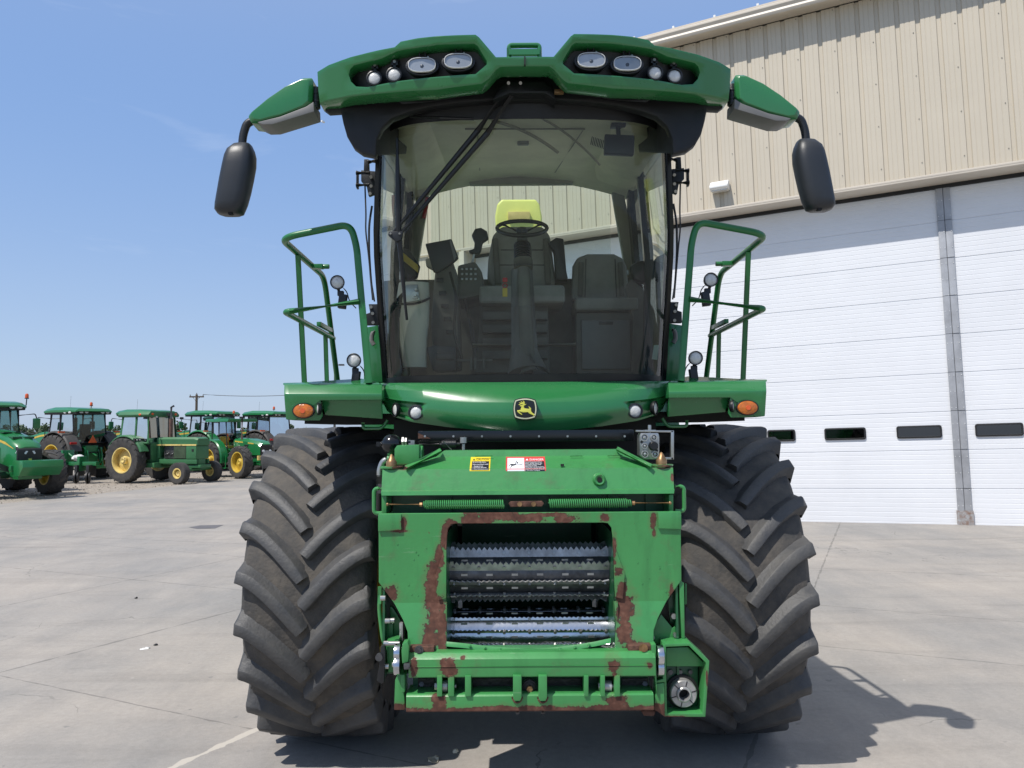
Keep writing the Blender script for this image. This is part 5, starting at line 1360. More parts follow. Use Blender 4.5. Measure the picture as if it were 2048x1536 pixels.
zu = A(1057, 1143, -1.55).z; zl_ = A(1057, 1268, -1.5).z
roll('upper_feed_roll', -1.55, zu, .108, .392, 10, .050, 28, .26, m_steeld, m_steel, tooth=.016)
roll('lower_feed_roll', -1.50, zl_, .118, .398, 12, .014, 34, .33, m_steelb, m_steelb, tooth=.006)
b = MB()
for i in range(17):
    t = i / 16; x = lerp(893, 1222, t); y = 1287 + 12 * math.sin(math.pi * t) - 4 * t
    pass
tab = [(893, 1283), (925, 1286), (975, 1292), (1020, 1295.5), (1057, 1297), (1100, 1295.5), (1150, 1289.5), (1190, 1283), (1222, 1276)]
b.ring([[A(x, y, -1.84), A(x, y + 10, -1.85), A(x, y + 10, -1.80), A(x, y, -1.79)] for x, y in tab]); fp(b, 'throat_guard', m_bar, bevel=.002)
b = MB()
for x, y in ((940, 1289), (970, 1293), (1000, 1295.5), (1030, 1297.5), (1060, 1298.5), (1090, 1297.5), (1120, 1295), (1150, 1292), (1178, 1287)):
    c = A(x, y + 3, -1.853); b.ball(c, .007, n=8)
fp(b, 'guard_weld', m_bar)
# lower cross beams
def bar(name, y0, y1, xl, xr, Y, dep, m_, ch=.02):
    a, e = A(xl, y0, Y), A(xr, y1, Y); b = MB()
    b.prism([V((a.x, Y + ch * 1.2, a.z)), V((a.x, Y, a.z - ch)), V((a.x, Y, e.z + .004)), V((a.x, Y + .004, e.z)), V((a.x, Y + dep, e.z)), V((a.x, Y + dep, a.z))], (e.x - a.x, 0, 0)); return fp(b, name, m_, bevel=.004)
bar('upper_cross_beam', 1309, 1353, 817, 1312, -1.92, .14, m_bar, .022)
bar('lower_cross_beam', 1390, 1421.5, 812, 1308, -1.92, .14, m_barlow, .008)
b = MB(); b.prism([A(x, y, -1.88) for x, y in ((797, 1348), (806, 1348), (810, 1420), (788, 1420), (790, 1360))], (0, .12, 0)); fp(b, 'left_skid_bracket', m_barlow, bevel=.003)
zt2, zb3 = A(1057, 1353, -1.82).z, A(1057, 1391, -1.82).z
b = MB(); b.box(-.53, .53, -1.80, -1.79, zb3 - .01, zt2 + .01); fp(b, 'beam_web', m_in)
b = MB()
for xa, xb in ((946, 1028), (1094, 1166), (836, 868), (1244, 1296)): b.prism([A(x, y, -1.812) for x, y in ((xa, 1357), (xb, 1357), (xb, 1388), (xa, 1388))], (0, .008, 0))
fp(b, 'beam_opening_shade', mat('shade_black', (.018, .015, .012), rough=.4, var=.4, scale=30, bump=.3))  # solid dark plates, coloured for the shade inside the holes of the web
b = MB()
for xa, xb in ((874, 884), (896, 908), (930, 942), (1168, 1177), (1201, 1210), (1229, 1240)):
    b.prism([A(x, y, -1.93) for x, y in ((xa, 1352), (xb, 1352), (xb, 1393), (xa, 1393))], (0, .10, 0))
fp(b, 'web_rib', m_bar, bevel=.002)
b = MB()
for xa, xb in ((1026, 1043), (1077, 1094)):
    b.prism([A(x, y, -1.945) for x, y in ((xa, 1352), (xb, 1352), (xb, 1396), (xb - 3, 1402), (xa + 3, 1402), (xa, 1396))], (0, .03, 0))
fp(b, 'centre_lug', m_bar, bevel=.002)
b = MB(); c = A(1059, 1371, -1.84); b.cyl(c, c + V((0, -.03, 0)), .033, n=28); b.cyl(c + V((0, -.03, 0)), c + V((0, -.034, 0)), .026, n=28); fp(b, 'centre_bushing', m_black, bevel=.002)
b = MB(); b.cyl(c + V((0, -.034, 0)), c + V((0, -.052, 0)), .014, n=6); fp(b, 'centre_bolt', m_brass)
b = MB(); p0 = A(830, 1334, -1.921); p1 = A(1305, 1334, -1.921); b.tube([V((p0.x, -1.921, p0.z)), V((p1.x, -1.921, p0.z))], .0022, n=6); fp(b, 'weld_seam', m_bar)
for x in (1034.5, 1085.5):
    b = MB(); b.tube([A(x - 10, 1394, -1.925), A(x - 7, 1403, -1.925), A(x, 1406, -1.925), A(x + 7, 1403, -1.925), A(x + 10, 1394, -1.925)], .004, n=6, rad=.01); fp(b, 'lug_weld', m_rust)
b = MB()
for x in (843, 1290): b.cyl(A(x, 1368, -1.82), A(x, 1368, -1.80), .012, n=6)
for x in (1035, 1086): b.cyl(A(x, 1424, -1.85), A(x, 1427, -1.85), .008, n=6)
fp(b, 'frame_bolt', m_steeld)
b = MB(); b.tube([A(1140, 912, -1.60), A(1165, 911.5, -1.6)], .003, n=5); b.tube([A(950, 912, -1.6), A(985, 911.5, -1.6)], .003, n=5); b.tube([A(1215, 911.5, -1.6), A(1245, 911.5, -1.6)], .003, n=5); fp(b, 'stitch_weld', m_worn)
for x in (890, 1217):
    b = MB(); c = A(x, 1372, -1.88); b.cyl(c + V((-.018, 0, 0)), c + V((.012, 0, 0)), .024, n=20); b.cyl(c + V((-.04, 0, 0)), c + V((.05, 0, 0)), .009, n=12); b.cyl(c + V((-.045, 0, 0)), c + V((-.03, 0, 0)), .016, n=6); fp(b, 'guide_roller', m_steel)
# left latch gear
LT = bpy.data.objects.new('latch_mechanism', None); COL.objects.link(LT); LT.parent = FM
def lp_(x, y): return (740 + x / 5.908, 1180 + y / 5.908)
def lpr(pts, Y, d, name, m_, bevel=.003):
    b = MB(); b.prism([A(*lp_(x, y), Y) for x, y in pts], (0, d, 0)); return b.build(name, m_, LT, bevel=bevel)
b = MB(); b.tube([A(*lp_(x, y), -1.76) for x, y in ((115, -40), (108, 240), (150, 580), (185, 650))], .009, n=10, rad=.03); b.build('guard_rod', m_worn, LT)
lpr([(180, 420), (215, 395), (270, 400), (270, 640), (190, 640), (175, 540)], -1.72, .1, 'hook_plate', m_worn)
lpr([(235, 190), (270, 210), (400, 420), (420, 640), (280, 640), (240, 330)], -1.70, .03, 'side_plate', m_worn)
lpr([(345, 390), (390, 390), (390, 600), (345, 600)], -1.75, .05, 'slide_block', m_steel)
lpr([(185, 620), (330, 600), (345, 640), (335, 740), (360, 960), (215, 975), (200, 740)], -1.84, .1, 'latch_arm', m_worn)
lpr([(385, 630), (440, 615), (460, 660), (450, 850), (380, 870), (370, 720)], -1.93, .06, 'hook', m_bar)
b = MB(); c = A(*lp_(325, 745), -1.88); b.cyl(c + V((-.012, 0, 0)), c + V((.014, 0, 0)), .042, n=28); c = A(*lp_(322, 890), -1.90); b.cyl(c + V((-.012, 0, 0)), c + V((.014, 0, 0)), .040, n=28); b.build('roller', m_steelb, LT, bevel=.003)
b = MB()
for x, y in ((150, 95), (205, 365), (190, 630), (190, 900), (290, 880), (350, 1040), (350, 1130)):
    c = A(*lp_(x, y), -1.86); b.cyl(c + V((-.01, 0, 0)), c + V((.012, 0, 0)), .011, n=10)
b.cyl(A(*lp_(190, 630), -1.86), A(*lp_(350, 630), -1.86), .010); b.cyl(A(*lp_(200, 360), -1.76), A(*lp_(290, 360), -1.76), .013)
b.build('latch_bolt', m_zinc, LT)
lpr([(130, 665), (170, 660), (180, 760), (165, 1090), (130, 1110), (80, 1075), (115, 840)], -1.88, .03, 'latch_lever', m_black)
b = MB(); c = A(*lp_(105, 800), -1.89); b.cyl(c, c + V((0, .02, 0)), .016, n=16); b.build('lever_knob', m_steeld, LT)
lpr([(395, 880), (470, 878), (470, 940), (400, 942)], -1.95, .03, 'stop_block', m_steeld)
lpr([(360, 1000), (410, 1000), (410, 1210), (365, 1210)], -1.90, .05, 'end_plate', m_bar)
# right side gusset and driveline coupler
RG = bpy.data.objects.new('drive_coupler_box', None); COL.objects.link(RG); RG.parent = FM
def rp(pts, Y, d, name, m_, bevel=.003, par=None):
    b = MB(); b.prism([A(x, y, Y) for x, y in pts], (0, d, 0)); return b.build(name, m_, par or RG, bevel=bevel)
rp([(1359, 1163), (1364, 1166), (1367, 1250), (1367, 1288), (1308, 1288), (1300, 1268), (1322, 1228), (1345, 1256), (1357, 1250)], -1.76, .012, 'gusset', m_face)
rp([(1336, 1200), (1358, 1168), (1360, 1248), (1340, 1246)], -1.72, .01, 'gusset_web', m_in)
rp([(1358, 1160), (1368, 1166), (1370, 1288), (1364, 1288)], -1.79, .2, 'gusset_flange', m_face)
b = MB()
for x, y, r in ((1348, 1233, .012), (1305, 1276, .011), (1352, 1271, .011)): c = A(x, y, -1.78); b.cyl(c, c + V((0, .03, 0)), r, n=12)
b.build('gusset_bolt', m_zinc, RG)
rp([(1370, 1166), (1374, 1168), (1374, 1208), (1369, 1210)], -1.7, .01, 'handle_loop', m_greenm)
Yg = -1.86
outer = [(1327, 1288), (1381, 1286), (1419, 1322), (1411, 1434), (1329, 1434)]
inner = [(1332, 1294), (1378, 1292), (1412, 1326), (1405, 1427), (1334, 1427)]
b = MB(); o1 = [A(x, y, Yg) for x, y in outer]; i1 = [A(x, y, Yg) for x, y in inner]; bk_ = V((0, .16, 0))
b.ring([o1, i1, [p + bk_ for p in i1], [p + bk_ for p in o1]], loop=True); b.build('coupler_guard', rust_mat('worn_green_guard', GREEN2, [RB(1372, 1345, 28, 6, Yg), RB(1342, 1436, 40, 5, Yg), RB(1414, 1360, 3, 20, Yg)], amp=.6), RG, bevel=.003)
rp(inner, Yg + .13, .02, 'guard_back', m_in)
rp([(1333, 1333), (1396, 1333), (1396, 1426), (1334, 1426)], Yg + .09, .02, 'bearing_plate', rust_mat('greasy_green', (.014, .10, .035), [], amp=.5))
rp([(1332, 1296), (1376, 1294), (1408, 1326), (1408, 1333), (1333, 1333)], Yg + .045, .012, 'sloped_shield', m_barlow if False else m_face)
c = A(1363, 1381, Yg + .08)
b = MB(); b.lathe([(0, .074), (.012, .074), (.014, .066)], c, (0, -1, 0), n=40, caps=True); b.build('seal_ring', m_dark, RG)
b = MB(); b.lathe([(.0, .062), (.045, .060), (.050, .056), (.050, .034), (.02, .032)], c, (0, -1, 0), n=40)
b.lathe([(.0, .0335), (.056, .0335), (.060, .029), (.060, .024), (.01, .022)], c, (0, -1, 0), n=32)
b.build('splined_coupler', m_steel, RG)
b = MB()
for k in range(6):
    t = R(60 * k + 15); d = V((math.cos(t), 0, math.sin(t))); b.rbox(c + d * .047 + V((0, -.051, 0)), (.024, .002, .0035), (0, -t, 0))
b.cyl(c, c + V((0, -.02, 0)), .022)
b.build('coupler_groove', m_dark, RG)
b = MB()
for x, y in ((1340, 1343), (1360, 1343), (1380, 1343), (1341, 1417), (1361, 1417), (1382, 1417)): q = A(x, y, Yg + .085); b.cyl(q, q + V((0, -.012, 0)), .010 if x > 1350 else .012, n=6)
b.build('bearing_bolt', m_steeld, RG)
rp([(1303, 1290), (1312, 1288), (1314, 1390), (1303, 1300)], -1.90, .05, 'hook', m_bar)
b = MB(); q = A(1320, 1310, -1.90); b.cyl(q + V((-.013, 0, 0)), q + V((.013, 0, 0)), .042, n=28); q = A(1320, 1334, -1.88); b.cyl(q + V((-.013, 0, 0)), q + V((.013, 0, 0)), .038, n=28); b.build('roller', m_steelb, RG, bevel=.003)
rp([(1326, 1290), (1332, 1290), (1332, 1364), (1312, 1366), (1312, 1362), (1326, 1358)], -1.88, .04, 'latch_edge', m_bar)
rp([(1312, 1368), (1328, 1366), (1330, 1434), (1316, 1424), (1308, 1420)], -1.88, .08, 'right_skid_bracket', m_barlow)
rp([(1282, 1422), (1312, 1422), (1308, 1432), (1288, 1432)], -1.86, .08, 'skid_foot', m_rust)

# ---- safety decals with their lettering
def text_mesh(s_, size, x, z, Y, m_, parent, name='lettering', sx=1.0):
    cu = bpy.data.curves.new('t', 'FONT'); cu.body = s_; cu.size = size; cu.extrude = .0003; cu.offset = size * .012; cu.resolution_u = 2
    ob = bpy.data.objects.new('t', cu); COL.objects.link(ob)
    dg = bpy.context.evaluated_depsgraph_get(); dg.update()
    me = bpy.data.meshes.new_from_object(ob.evaluated_get(dg)); bpy.data.objects.remove(ob); bpy.data.curves.remove(cu)
    for v in me.vertices: v.co = V((x + v.co.x * sx, Y - v.co.z, z + v.co.y))
    me.materials.clear(); return finish(me, name, m_, parent, smooth=False)
m_dy = mat('decal_yellow', (.80, .60, .03), rough=.4, var=.03); m_dk = mat('decal_black', (.02, .02, .03), rough=.4, var=.05); m_dr = mat('decal_red', (.65, .06, .06), rough=.4, var=.03); m_dw = mat('decal_white', (.8, .8, .82), rough=.4, var=.02)
# decals lie on the sloping shield: build flat, then lean them back on it
def decal_matrix():
    pA, pB = A(1057, 913, -1.575), A(1057, 937, -1.70)
    return pA, pB
pA, pB = decal_matrix(); sl = (pB.y - pA.y) / (pB.z - pA.z)
def lean(o):
    for v in o.data.vertices:
        z = v.co.z
        base = pA.y + sl * (z - pA.z) if z > pB.z else pB.y - (pB.z - z) * .10
        v.co.y = base + (v.co.y - DY)
DY = -5.0
def dz(x, y):   # pixel on the shield
    fn = lambda X, Z: pA.y + sl * (Z - pA.z) if Z > pB.z else pB.y
    return AF(x, y, fn)
def drect(x0, y0, x1, y1, th, off, m_, name, par, r=0, nz_=8):
    a, e = dz(x0, y0), dz(x1, y1)
    b = MB(); rows = []
    for j in range(nz_ + 1):
        z = lerp(e.z, a.z, j / nz_); rows.append([V((lerp(a.x, e.x, i / 2), DY - off, z)) for i in range(3)])
    b.grid(rows); o = b.build(name, m_, par); lean(o); return o
d1_ = drect(942, 914, 980, 942, 0, .003, m_dy, 'caution_decal', FM); 
drect(944.5, 922.5, 977.5, 940, 0, .0036, m_dk, 'decal_panel', d1_)
def dtext(s_, x, y, hpx, m_, par, wpx):
    p = dz(x, y); k = 3.72 / FPX; size = hpx * k / .72
    o = text_mesh(s_, size, p.x, p.z, DY - .0043, m_, par)
    xs_ = [v.co.x for v in o.data.vertices]; w0 = max(xs_) - min(xs_); f = wpx * k / w0
    for v in o.data.vertices: v.co.x = p.x + (v.co.x - p.x) * f
    lean(o); return o
dtext('CAUTION', 952.5, 920.5, 3.3, m_dk, d1_, 25)
for i, (s_, y, w_) in enumerate((('Avoid bodily injury.', 925, 27), ('Before searching for metal:', 929.3, 31), ('1. Disengage all drives.', 933, 20), ('2. Shut off engine. Remove key.', 936, 27), ('3. Wait until all parts stop.', 939.2, 30))): dtext(s_, 945.5, y, 1.7, m_dw, d1_, w_)
d2_ = drect(1012, 913.5, 1092, 945, 0, .003, m_dr, 'danger_decal', FM)
drect(1015, 916, 1049, 942, 0, .0036, m_dw, 'decal_panel', d2_); drect(1049.5, 922.5, 1089.5, 943, 0, .0036, m_dk, 'decal_panel', d2_)
dtext('DANGER', 1059, 920.7, 3.4, m_dw, d2_, 28)
for i, (s_, w_) in enumerate((('ROTATING FEED ROLLS', 33), ('can pull you in.', 34), ('To prevent serious injury', 32), ('stay clear of rolls.', 23), ('Never feed crop by hand while', 37), ('machine is running. Shut off', 38), ('engine and wait for all parts', 37), ('to stop before unplugging.', 29))): dtext(s_, 1050.3, 924.9 + 2.35 * i, 1.45, m_dw, d2_, w_)
# triangles and the pictogram of a figure drawn into the rolls
def dpoly(pts, off, m_, name, par):
    b = MB(); P_ = [dz(x, y) for x, y in pts]; b.poly([V((p.x, DY - off, p.z)) for p in P_]); o = b.build(name, m_, par); lean(o); return o
dpoly([(945.5, 920.6), (951, 920.6), (948.2, 917)], .0042, m_dk, 'warning_triangle', d1_)
dpoly([(1051, 920.6), (1057, 920.6), (1054, 916.8)], .0042, m_dw, 'warning_triangle', d2_)
def dline(pts, wpx):
    for (x0, y0), (x1, y1) in zip(pts, pts[1:]):
        dx, dy = x1 - x0, y1 - y0; l = math.hypot(dx, dy); nx, ny = -dy / l * wpx / 2, dx / l * wpx / 2
        dpoly([(x0 + nx, y0 + ny), (x1 + nx, y1 + ny), (x1 - nx, y1 - ny), (x0 - nx, y0 - ny)], .0042, m_dk, 'pictogram', d2_)
dline([(1018, 931.5), (1022, 928), (1031, 929.5)], 1.2); dline([(1021, 936), (1023.5, 931.5), (1031, 929.5)], 1.2); dline([(1022, 930), (1032, 928.5)], 2.2); dline([(1031, 928.5), (1032, 924), (1034, 921)], 1.2); dline([(1032, 928.3), (1045.5, 928.3)], .8)
dpoly([(1035 + 1.5 * math.cos(t), 925.3 + 1.5 * math.sin(t)) for t in [2 * math.pi * k / 12 for k in range(12)]], .0043, m_dk, 'pictogram', d2_)
m_dg = mat('decal_grey', (.45, .45, .47), rough=.4)
for cy, r in ((925, 3.2), (931.5, 2.4)):
    P1 = [(1042 + r * math.cos(t), cy + r * math.sin(t)) for t in [2 * math.pi * k / 20 for k in range(21)]]
    for (x0, y0), (x1, y1) in zip(P1, P1[1:]):
        dx, dy = x1 - x0, y1 - y0; l = math.hypot(dx, dy); nx, ny = -dy / l * .25, dx / l * .25
        dpoly([(x0 + nx, y0 + ny), (x1 + nx, y1 + ny), (x1 - nx, y1 - ny), (x0 - nx, y0 - ny)], .0041, m_dg, 'pictogram', d2_)
# ================================================================== tractors in the gravel yard (x forward, y left, z up, origin under the rear axle)
m_tgreen = mat('tractor_green', (.014, .17, .05), rough=.32, var=.06, coat=.4)
m_tgreenf = mat('faded_tractor_green', (.045, .17, .07), rough=.5, var=.12, scale=2)
m_tdark = mat('tractor_dark_green', (.010, .085, .035), rough=.5, var=.2)
m_tblk = mat('tractor_black', (.018, .019, .021), rough=.5, var=.15)
m_mud = mat('muddy_fender', (.07, .066, .062), rough=.7, var=.2, scale=3)
m_headl = mat('headlight_glass', (.7, .72, .75), rough=.15, coat=.5)
m_rusty = mat('rusted_pipe', (.16, .09, .07), rough=.8, var=.3, scale=8)
def ob(b, name, m_, par, **k): return b.build(name, m_, par, **k)
def twheel(root, cx, cy, r, wd, nl, rimr, m_rim, rib=False, side=1, dish=.12):
    wh = bpy.data.objects.new('wheel', None); COL.objects.link(wh); wh.parent = root; wh.location = (cx, cy, r)
    b = MB(); h = wd / 2
    b.lathe([(-h * .8, rimr), (-h, r * .8), (-h * .95, r * .93), (-h * .7, r * .965), (0, r * .975), (h * .7, r * .965), (h * .95, r * .93), (h, r * .8), (h * .8, rimr)], (0, 0, 0), (0, 1, 0), n=48)
    if rib:
        for q in (-.7, -.35, 0, .35, .7): b.lathe([(q * h - .025, r * .96), (q * h - .02, r), (q * h + .02, r), (q * h + .025, r * .96)], (0, 0, 0), (0, 1, 0), n=48)
    else:
        for sd in (-1, 1):
            for i in range(nl):
                ph = 2 * math.pi * (i + (.5 if sd > 0 else 0)) / nl; rr = []
                for t in (0, .5, 1):
                    y = sd * h * (.02 + t * .98); f = ph - .26 * t ** .8
                    hw = .028 / r
                    top = r * (1.0 - .02 * t); base = r * (.955 - .03 * t)
                    rr.append([V((math.sin(f + d) * q, y, math.cos(f + d) * q)) for d, q in ((-hw * 1.4, base), (-hw, top), (hw, top), (hw * 1.4, base))])
                rr.append([V((p.x * .93, sd * h * 1.02, p.z * .93)) for p in rr[-1]])
                b.ring(rr)
    for v in b.bm.verts:
        if v.co.z < -r + .012: v.co.z = -r + .012
    ob(b, 'tyre', m_trub, wh)
    b = MB()
    for s in (-1, 1):
        b.lathe([(s * h * .80, rimr + .01), (s * h * .84, rimr + .012), (s * h * .84, rimr - .03), (s * h * .55, rimr - .05)], (0, 0, 0), (0, 1, 0), n=36)
    b.lathe([(-h * .6, rimr - .05), (h * .6, rimr - .05)], (0, 0, 0), (0, 1, 0), n=36)
    b.lathe([(side * (h * .1 + dish), .001), (side * (h * .1 + dish), rimr * .28), (side * h * .1, rimr * .34), (side * (-h * .1), rimr * .8), (side * (-h * .25), rimr - .04)], (0, 0, 0), (0, 1, 0), n=36)
    b.lathe([(side * (h * .1 + dish), .0), (side * (h * .1 + dish + .04), .09), (side * (h * .1 + dish), .12)], (0, 0, 0), (0, 1, 0), n=16)
    ob(b, 'rim', m_rim, wh)
    b = MB()
    for k in range(8):
        t = 2 * math.pi * k / 8; p = V((math.cos(t) * rimr * .22, side * (h * .1 + dish), math.sin(t) * rimr * .22)); b.cyl(p, p + V((0, side * .02, 0)), .014, n=6)
    ob(b, 'wheel_nut', m_zinc, wh)
    return wh
def arcfender(root, cy, wd, r, a0, a1, m_, cx=0, name='fender', zc=.0, lip=True):
    b = MB(); n_ = 14
    for_ = [R(lerp(a0, a1, i / n_)) for i in range(n_ + 1)]
    def P(t, rr, y): return V((cx + math.cos(t) * rr, y, zc + math.sin(t) * rr))
    rings = [[P(t, r, cy - wd / 2), P(t, r + .04, cy - wd / 2 + .05), P(t, r + .05, cy + wd / 2 - .05), P(t, r, cy + wd / 2), P(t, r - .03, cy + wd / 2), P(t, r + .01, cy), P(t, r - .03, cy - wd / 2)] for t in for_]
    b.ring(rings); return ob(b, name, m_, root)
def pillar_cab(root, x0, x1, hw, z0, z1, hwt, m_f, nb=1, lean0=.0, lean1=.0):
    b = MB()
    for (xb, xt) in ((x0, x0 + lean0), (x1, x1 + lean1)):
        for s in (-1, 1): b.tube([(xb, s * hw, z0), (xt, s * hwt, z1)], .045, n=6)
    xm = lerp(x0, x1, .55)
    if nb:
        for s in (-1, 1): b.tube([(xm, s * (hw + .01), z0), (xm, s * (hwt + .01), z1)], .045, n=6)
    for s in (-1, 1): b.tube([(x0, s * hw, z0), (x1, s * hw, z0)], .05, n=6)
    for x in (x0, x1): b.tube([(x, -hw, z0), (x, hw, z0)], .05, n=6)
    ob(b, 'cab_frame', m_f, root)
    b = MB()
    for s in (-1, 1): b.poly([V((x0, s * hw, z0)), V((x1, s * hw, z0)), V((x1 + lean1, s * hwt, z1)), V((x0 + lean0, s * hwt, z1))])
    b.poly([V((x0, -hw, z0)), V((x0, hw, z0)), V((x0 + lean0, hwt, z1)), V((x0 + lean0, -hwt, z1))]); b.poly([V((x1, -hw, z0)), V((x1, hw, z0)), V((x1 + lean1, hwt, z1)), V((x1 + lean1, -hwt, z1))])
    ob(b, 'cab_glass', m_tglass, root)
def seat_wheel(root, x, z):
    b = MB(); b.box(x - .25, x + .25, -.25, .25, z, z + .14); b.box(x - .32, x - .2, -.24, .24, z + .1, z + .7); ob(b, 'seat', m_tblk, root, bevel=.03)
    b = MB(); b.tube([V((x + .62 + .1 * math.cos(t), math.sin(t) * .19, z + .42 + .17 * math.cos(t))) for t in [2 * math.pi * k / 20 for k in range(20)]], .015, n=6, loop=True); b.tube([(x + .62, 0, z + .42), (x + .9, 0, z - .1)], .03, n=6); ob(b, 'steering_wheel', m_tblk, root)
def lamp_on(root, p, nrm, r, name='roof_lamp', m_=None, sy=.6):
    b = MB(); b.lathe([(-.04, r * .9), (0, r), (.01, r * .8), (.015, .001)], p, nrm, n=14, sy=sy, up=(0, 0, 1)); ob(b, name, m_ or m_lens, root)

def modern_tractor(lab, loc, rz, front_weight=False, rear=True, beacon=1, big_roof=False, black_fender=True, grp=None):
    t = thing('modern_tractor', lab, 'tractor', loc, rz, grp)
    # chassis
    b = MB(); b.box(-.35, 3.4, -.28, .28, .62, 1.25); b.box(-.5, .5, -.35, .35, .65, 1.45); b.cyl((0, -1.1, .98), (0, 1.1, .98), .13, n=12); b.cyl((3.0, -.9, .72), (3.0, .9, .72), .11, n=12); ob(b, 'chassis', m_tdark, t, bevel=.02)
    # hood: sloping nose
    secs = [(1.1, .47, 1.30, 2.22), (2.2, .47, 1.20, 2.13), (3.2, .45, 1.05, 1.94), (3.75, .42, .95, 1.76), (3.86, .38, .92, 1.62)]
    b = MB(); b.ring([[V((x, y * h, z)) for y, z in ((-1, zb_), (-1, lerp(zb_, zt_, .8)), (-.82, zt_ - .03), (-.3, zt_ + .02), (.3, zt_ + .02), (.82, zt_ - .03), (1, lerp(zb_, zt_, .8)), (1, zb_))] for x, h, zb_, zt_ in secs]); ob(b, 'hood', m_tgreen, t)
    b = MB()
    for s in (-1, 1):
        rows = []
        for x, h, zb_, zt_ in secs[:4]:
            zz = lerp(zb_, zt_, .8)
            rows.append([V((x, s * (h + .006), zz - .045)), V((x, s * (h + .006), zz + .035))])
        rows[-1] = [V((3.75, s * .43, rows[-1][0].z + .02)), V((3.75, s * .43, rows[-1][1].z - .04))]
        b.grid(rows)
    ob(b, 'hood_stripe', m_yel, t)
    b = MB()
    for s in (-1, 1): b.ring([[V((x, s * .478, z)) for z in (1.25, 1.6)] + [V((x, s * .45, z)) for z in (1.6, 1.25)] for x in (2.55, 2.62)]); b.ring([[V((x, s * .478, z)) for z in (1.25, 1.6)] + [V((x, s * .45, z)) for z in (1.6, 1.25)] for x in (2.75, 2.82)])
    ob(b, 'side_vent', m_tblk, t)
    b = MB(); b.ring([[V((x, y, z)) for y, z in ((-h, .95), (-h, zt_), (h, zt_), (h, .95))] for x, h, zt_ in ((3.78, .395, 1.66), (3.90, .37, 1.56))]); ob(b, 'grille', m_tblk, t, bevel=.03)
    for s in (-1, 1):
        b = MB(); b.prism([V((3.905, s * .06, 1.50)), V((3.88, s * .37, 1.54)), V((3.84, s * .40, 1.44)), V((3.905, s * .12, 1.40))], (-.05, 0, 0)); ob(b, 'headlight', m_headl, t)
    b = MB(); b.rbox((3.905, 0, 1.22), (.02, .13, .11)); ob(b, 'badge', m_tgreen, t, bevel=.01)
    b = MB(); b.rbox((3.917, 0, 1.22), (.004, .09, .07)); ob(b, 'badge_centre', m_badgey, t)
    b = MB()
    for s in (-1, 1): b.box(2.3, 2.65, s * .18 - .13, s * .18 + .13, 2.085, 2.125); 
    b.box(2.95, 3.4, -.32, -.04, 1.9, 1.965); b.box(2.95, 3.4, .04, .32, 1.9, 1.965)
    ob(b, 'hood_vent', m_tdark, t)
    b = MB(); b.ring([[V((x, y, z)) for y, z in ((-h, .6), (-h, .98), (h, .98), (h, .6))] for x, h in ((3.2, .33), (3.95, .36))]); ob(b, 'front_support', m_tgreen, t, bevel=.02)
    if front_weight:
        b = MB(); b.prism([V((x, -.60, z)) for x, z in ((4.15, .70), (4.15, 1.22), (4.85, 1.22), (4.90, 1.02), (4.62, .74))], (0, 1.2, 0)); b.box(3.9, 4.25, -.3, .3, .7, .9); b.rbox((4.15, -.62, .98), (.15, .12, .18)); ob(b, 'front_weight', m_tgreen, t, bevel=.015)
    # cab
    pillar_cab(t, -.62, 1.12, .80, 1.62, 2.92, .74, m_tblk, lean0=.10, lean1=-.12)
    seat_wheel(t, .0, 1.75)
    b = MB(); b.box(-.55, 1.1, -.74, .74, 1.35, 1.66); ob(b, 'cab_base', m_tblk, t, bevel=.04)
    b = MB()
    rs = [(-.95, .68, 2.97, 3.02), (-.85, .86, 2.93, 3.12), (-.2, .93, 2.93, 3.19), (.7, .93, 2.93, 3.20), (1.35, .88, 2.92, 3.13), (1.5, .72, 2.95, 3.04)]
    b.ring([[V((x, -h, zb_ + .04)), V((x, -h, lerp(zb_, zt_, .5))), V((x, -h * .82, zt_)), V((x, h * .82, zt_)), V((x, h, lerp(zb_, zt_, .5))), V((x, h, zb_ + .04))] for x, h, zb_, zt_ in rs]); ob(b, 'roof', m_tgreen, t)
    b = MB(); b.ring([[V((x, -h * .95, 2.88)), V((x, -h * .97, zb_ + .045)), V((x, h * .97, zb_ + .045)), V((x, h * .95, 2.88))] for x, h, zb_, zt_ in rs[1:5]]); ob(b, 'roof_liner', m_tblk, t)
    for x, nx in ((1.50, 1), (-.93, -1)):
        for y in (-.62, -.38, .38, .62): lamp_on(t, V((x - .03 * nx, y, 2.965)), (nx, 0, -.1), .085)
    for s in (-1, 1): lamp_on(t, V((-.5, s * .90, 2.955)), (-.2, s, -.1), .08); lamp_on(t, V((-.2, s * .91, 2.955)), (-.2, s, -.1), .08)
    # mirrors, rails, beacon
    for s in (-1, 1):
        b = MB(); b.tube([(1.0, s * .78, 2.70), (1.15, s * 1.25, 2.76), (1.15, s * 1.3, 2.6)], .02, n=6, rad=.06); ob(b, 'mirror_bracket', m_tblk, t)
        b = MB(); b.rbox((1.15, s * 1.3, 2.42), (.08, .24, .36)); ob(b, 'mirror', m_tblk if s < 0 else m_tgreen, t, bevel=.03)
        b = MB(); b.tube([(1.2, s * .62, 1.65), (1.2, s * .62, 2.12), (1.65, s * .62, 2.14), (1.65, s * .62, 1.6)], .018, n=6, rad=.08); ob(b, 'step_rail', m_tblk, t)
        b = MB(); b.tube([(-.55, s * .8, 2.06), (-.6, s * 1.42, 2.10)], .03, n=6); ob(b, 'marker_arm', m_tblk, t)
        b = MB(); b.rbox((-.6, s * 1.3, 2.10), (.06, .28, .07)); ob(b, 'marker_lamp', m_orange, t)
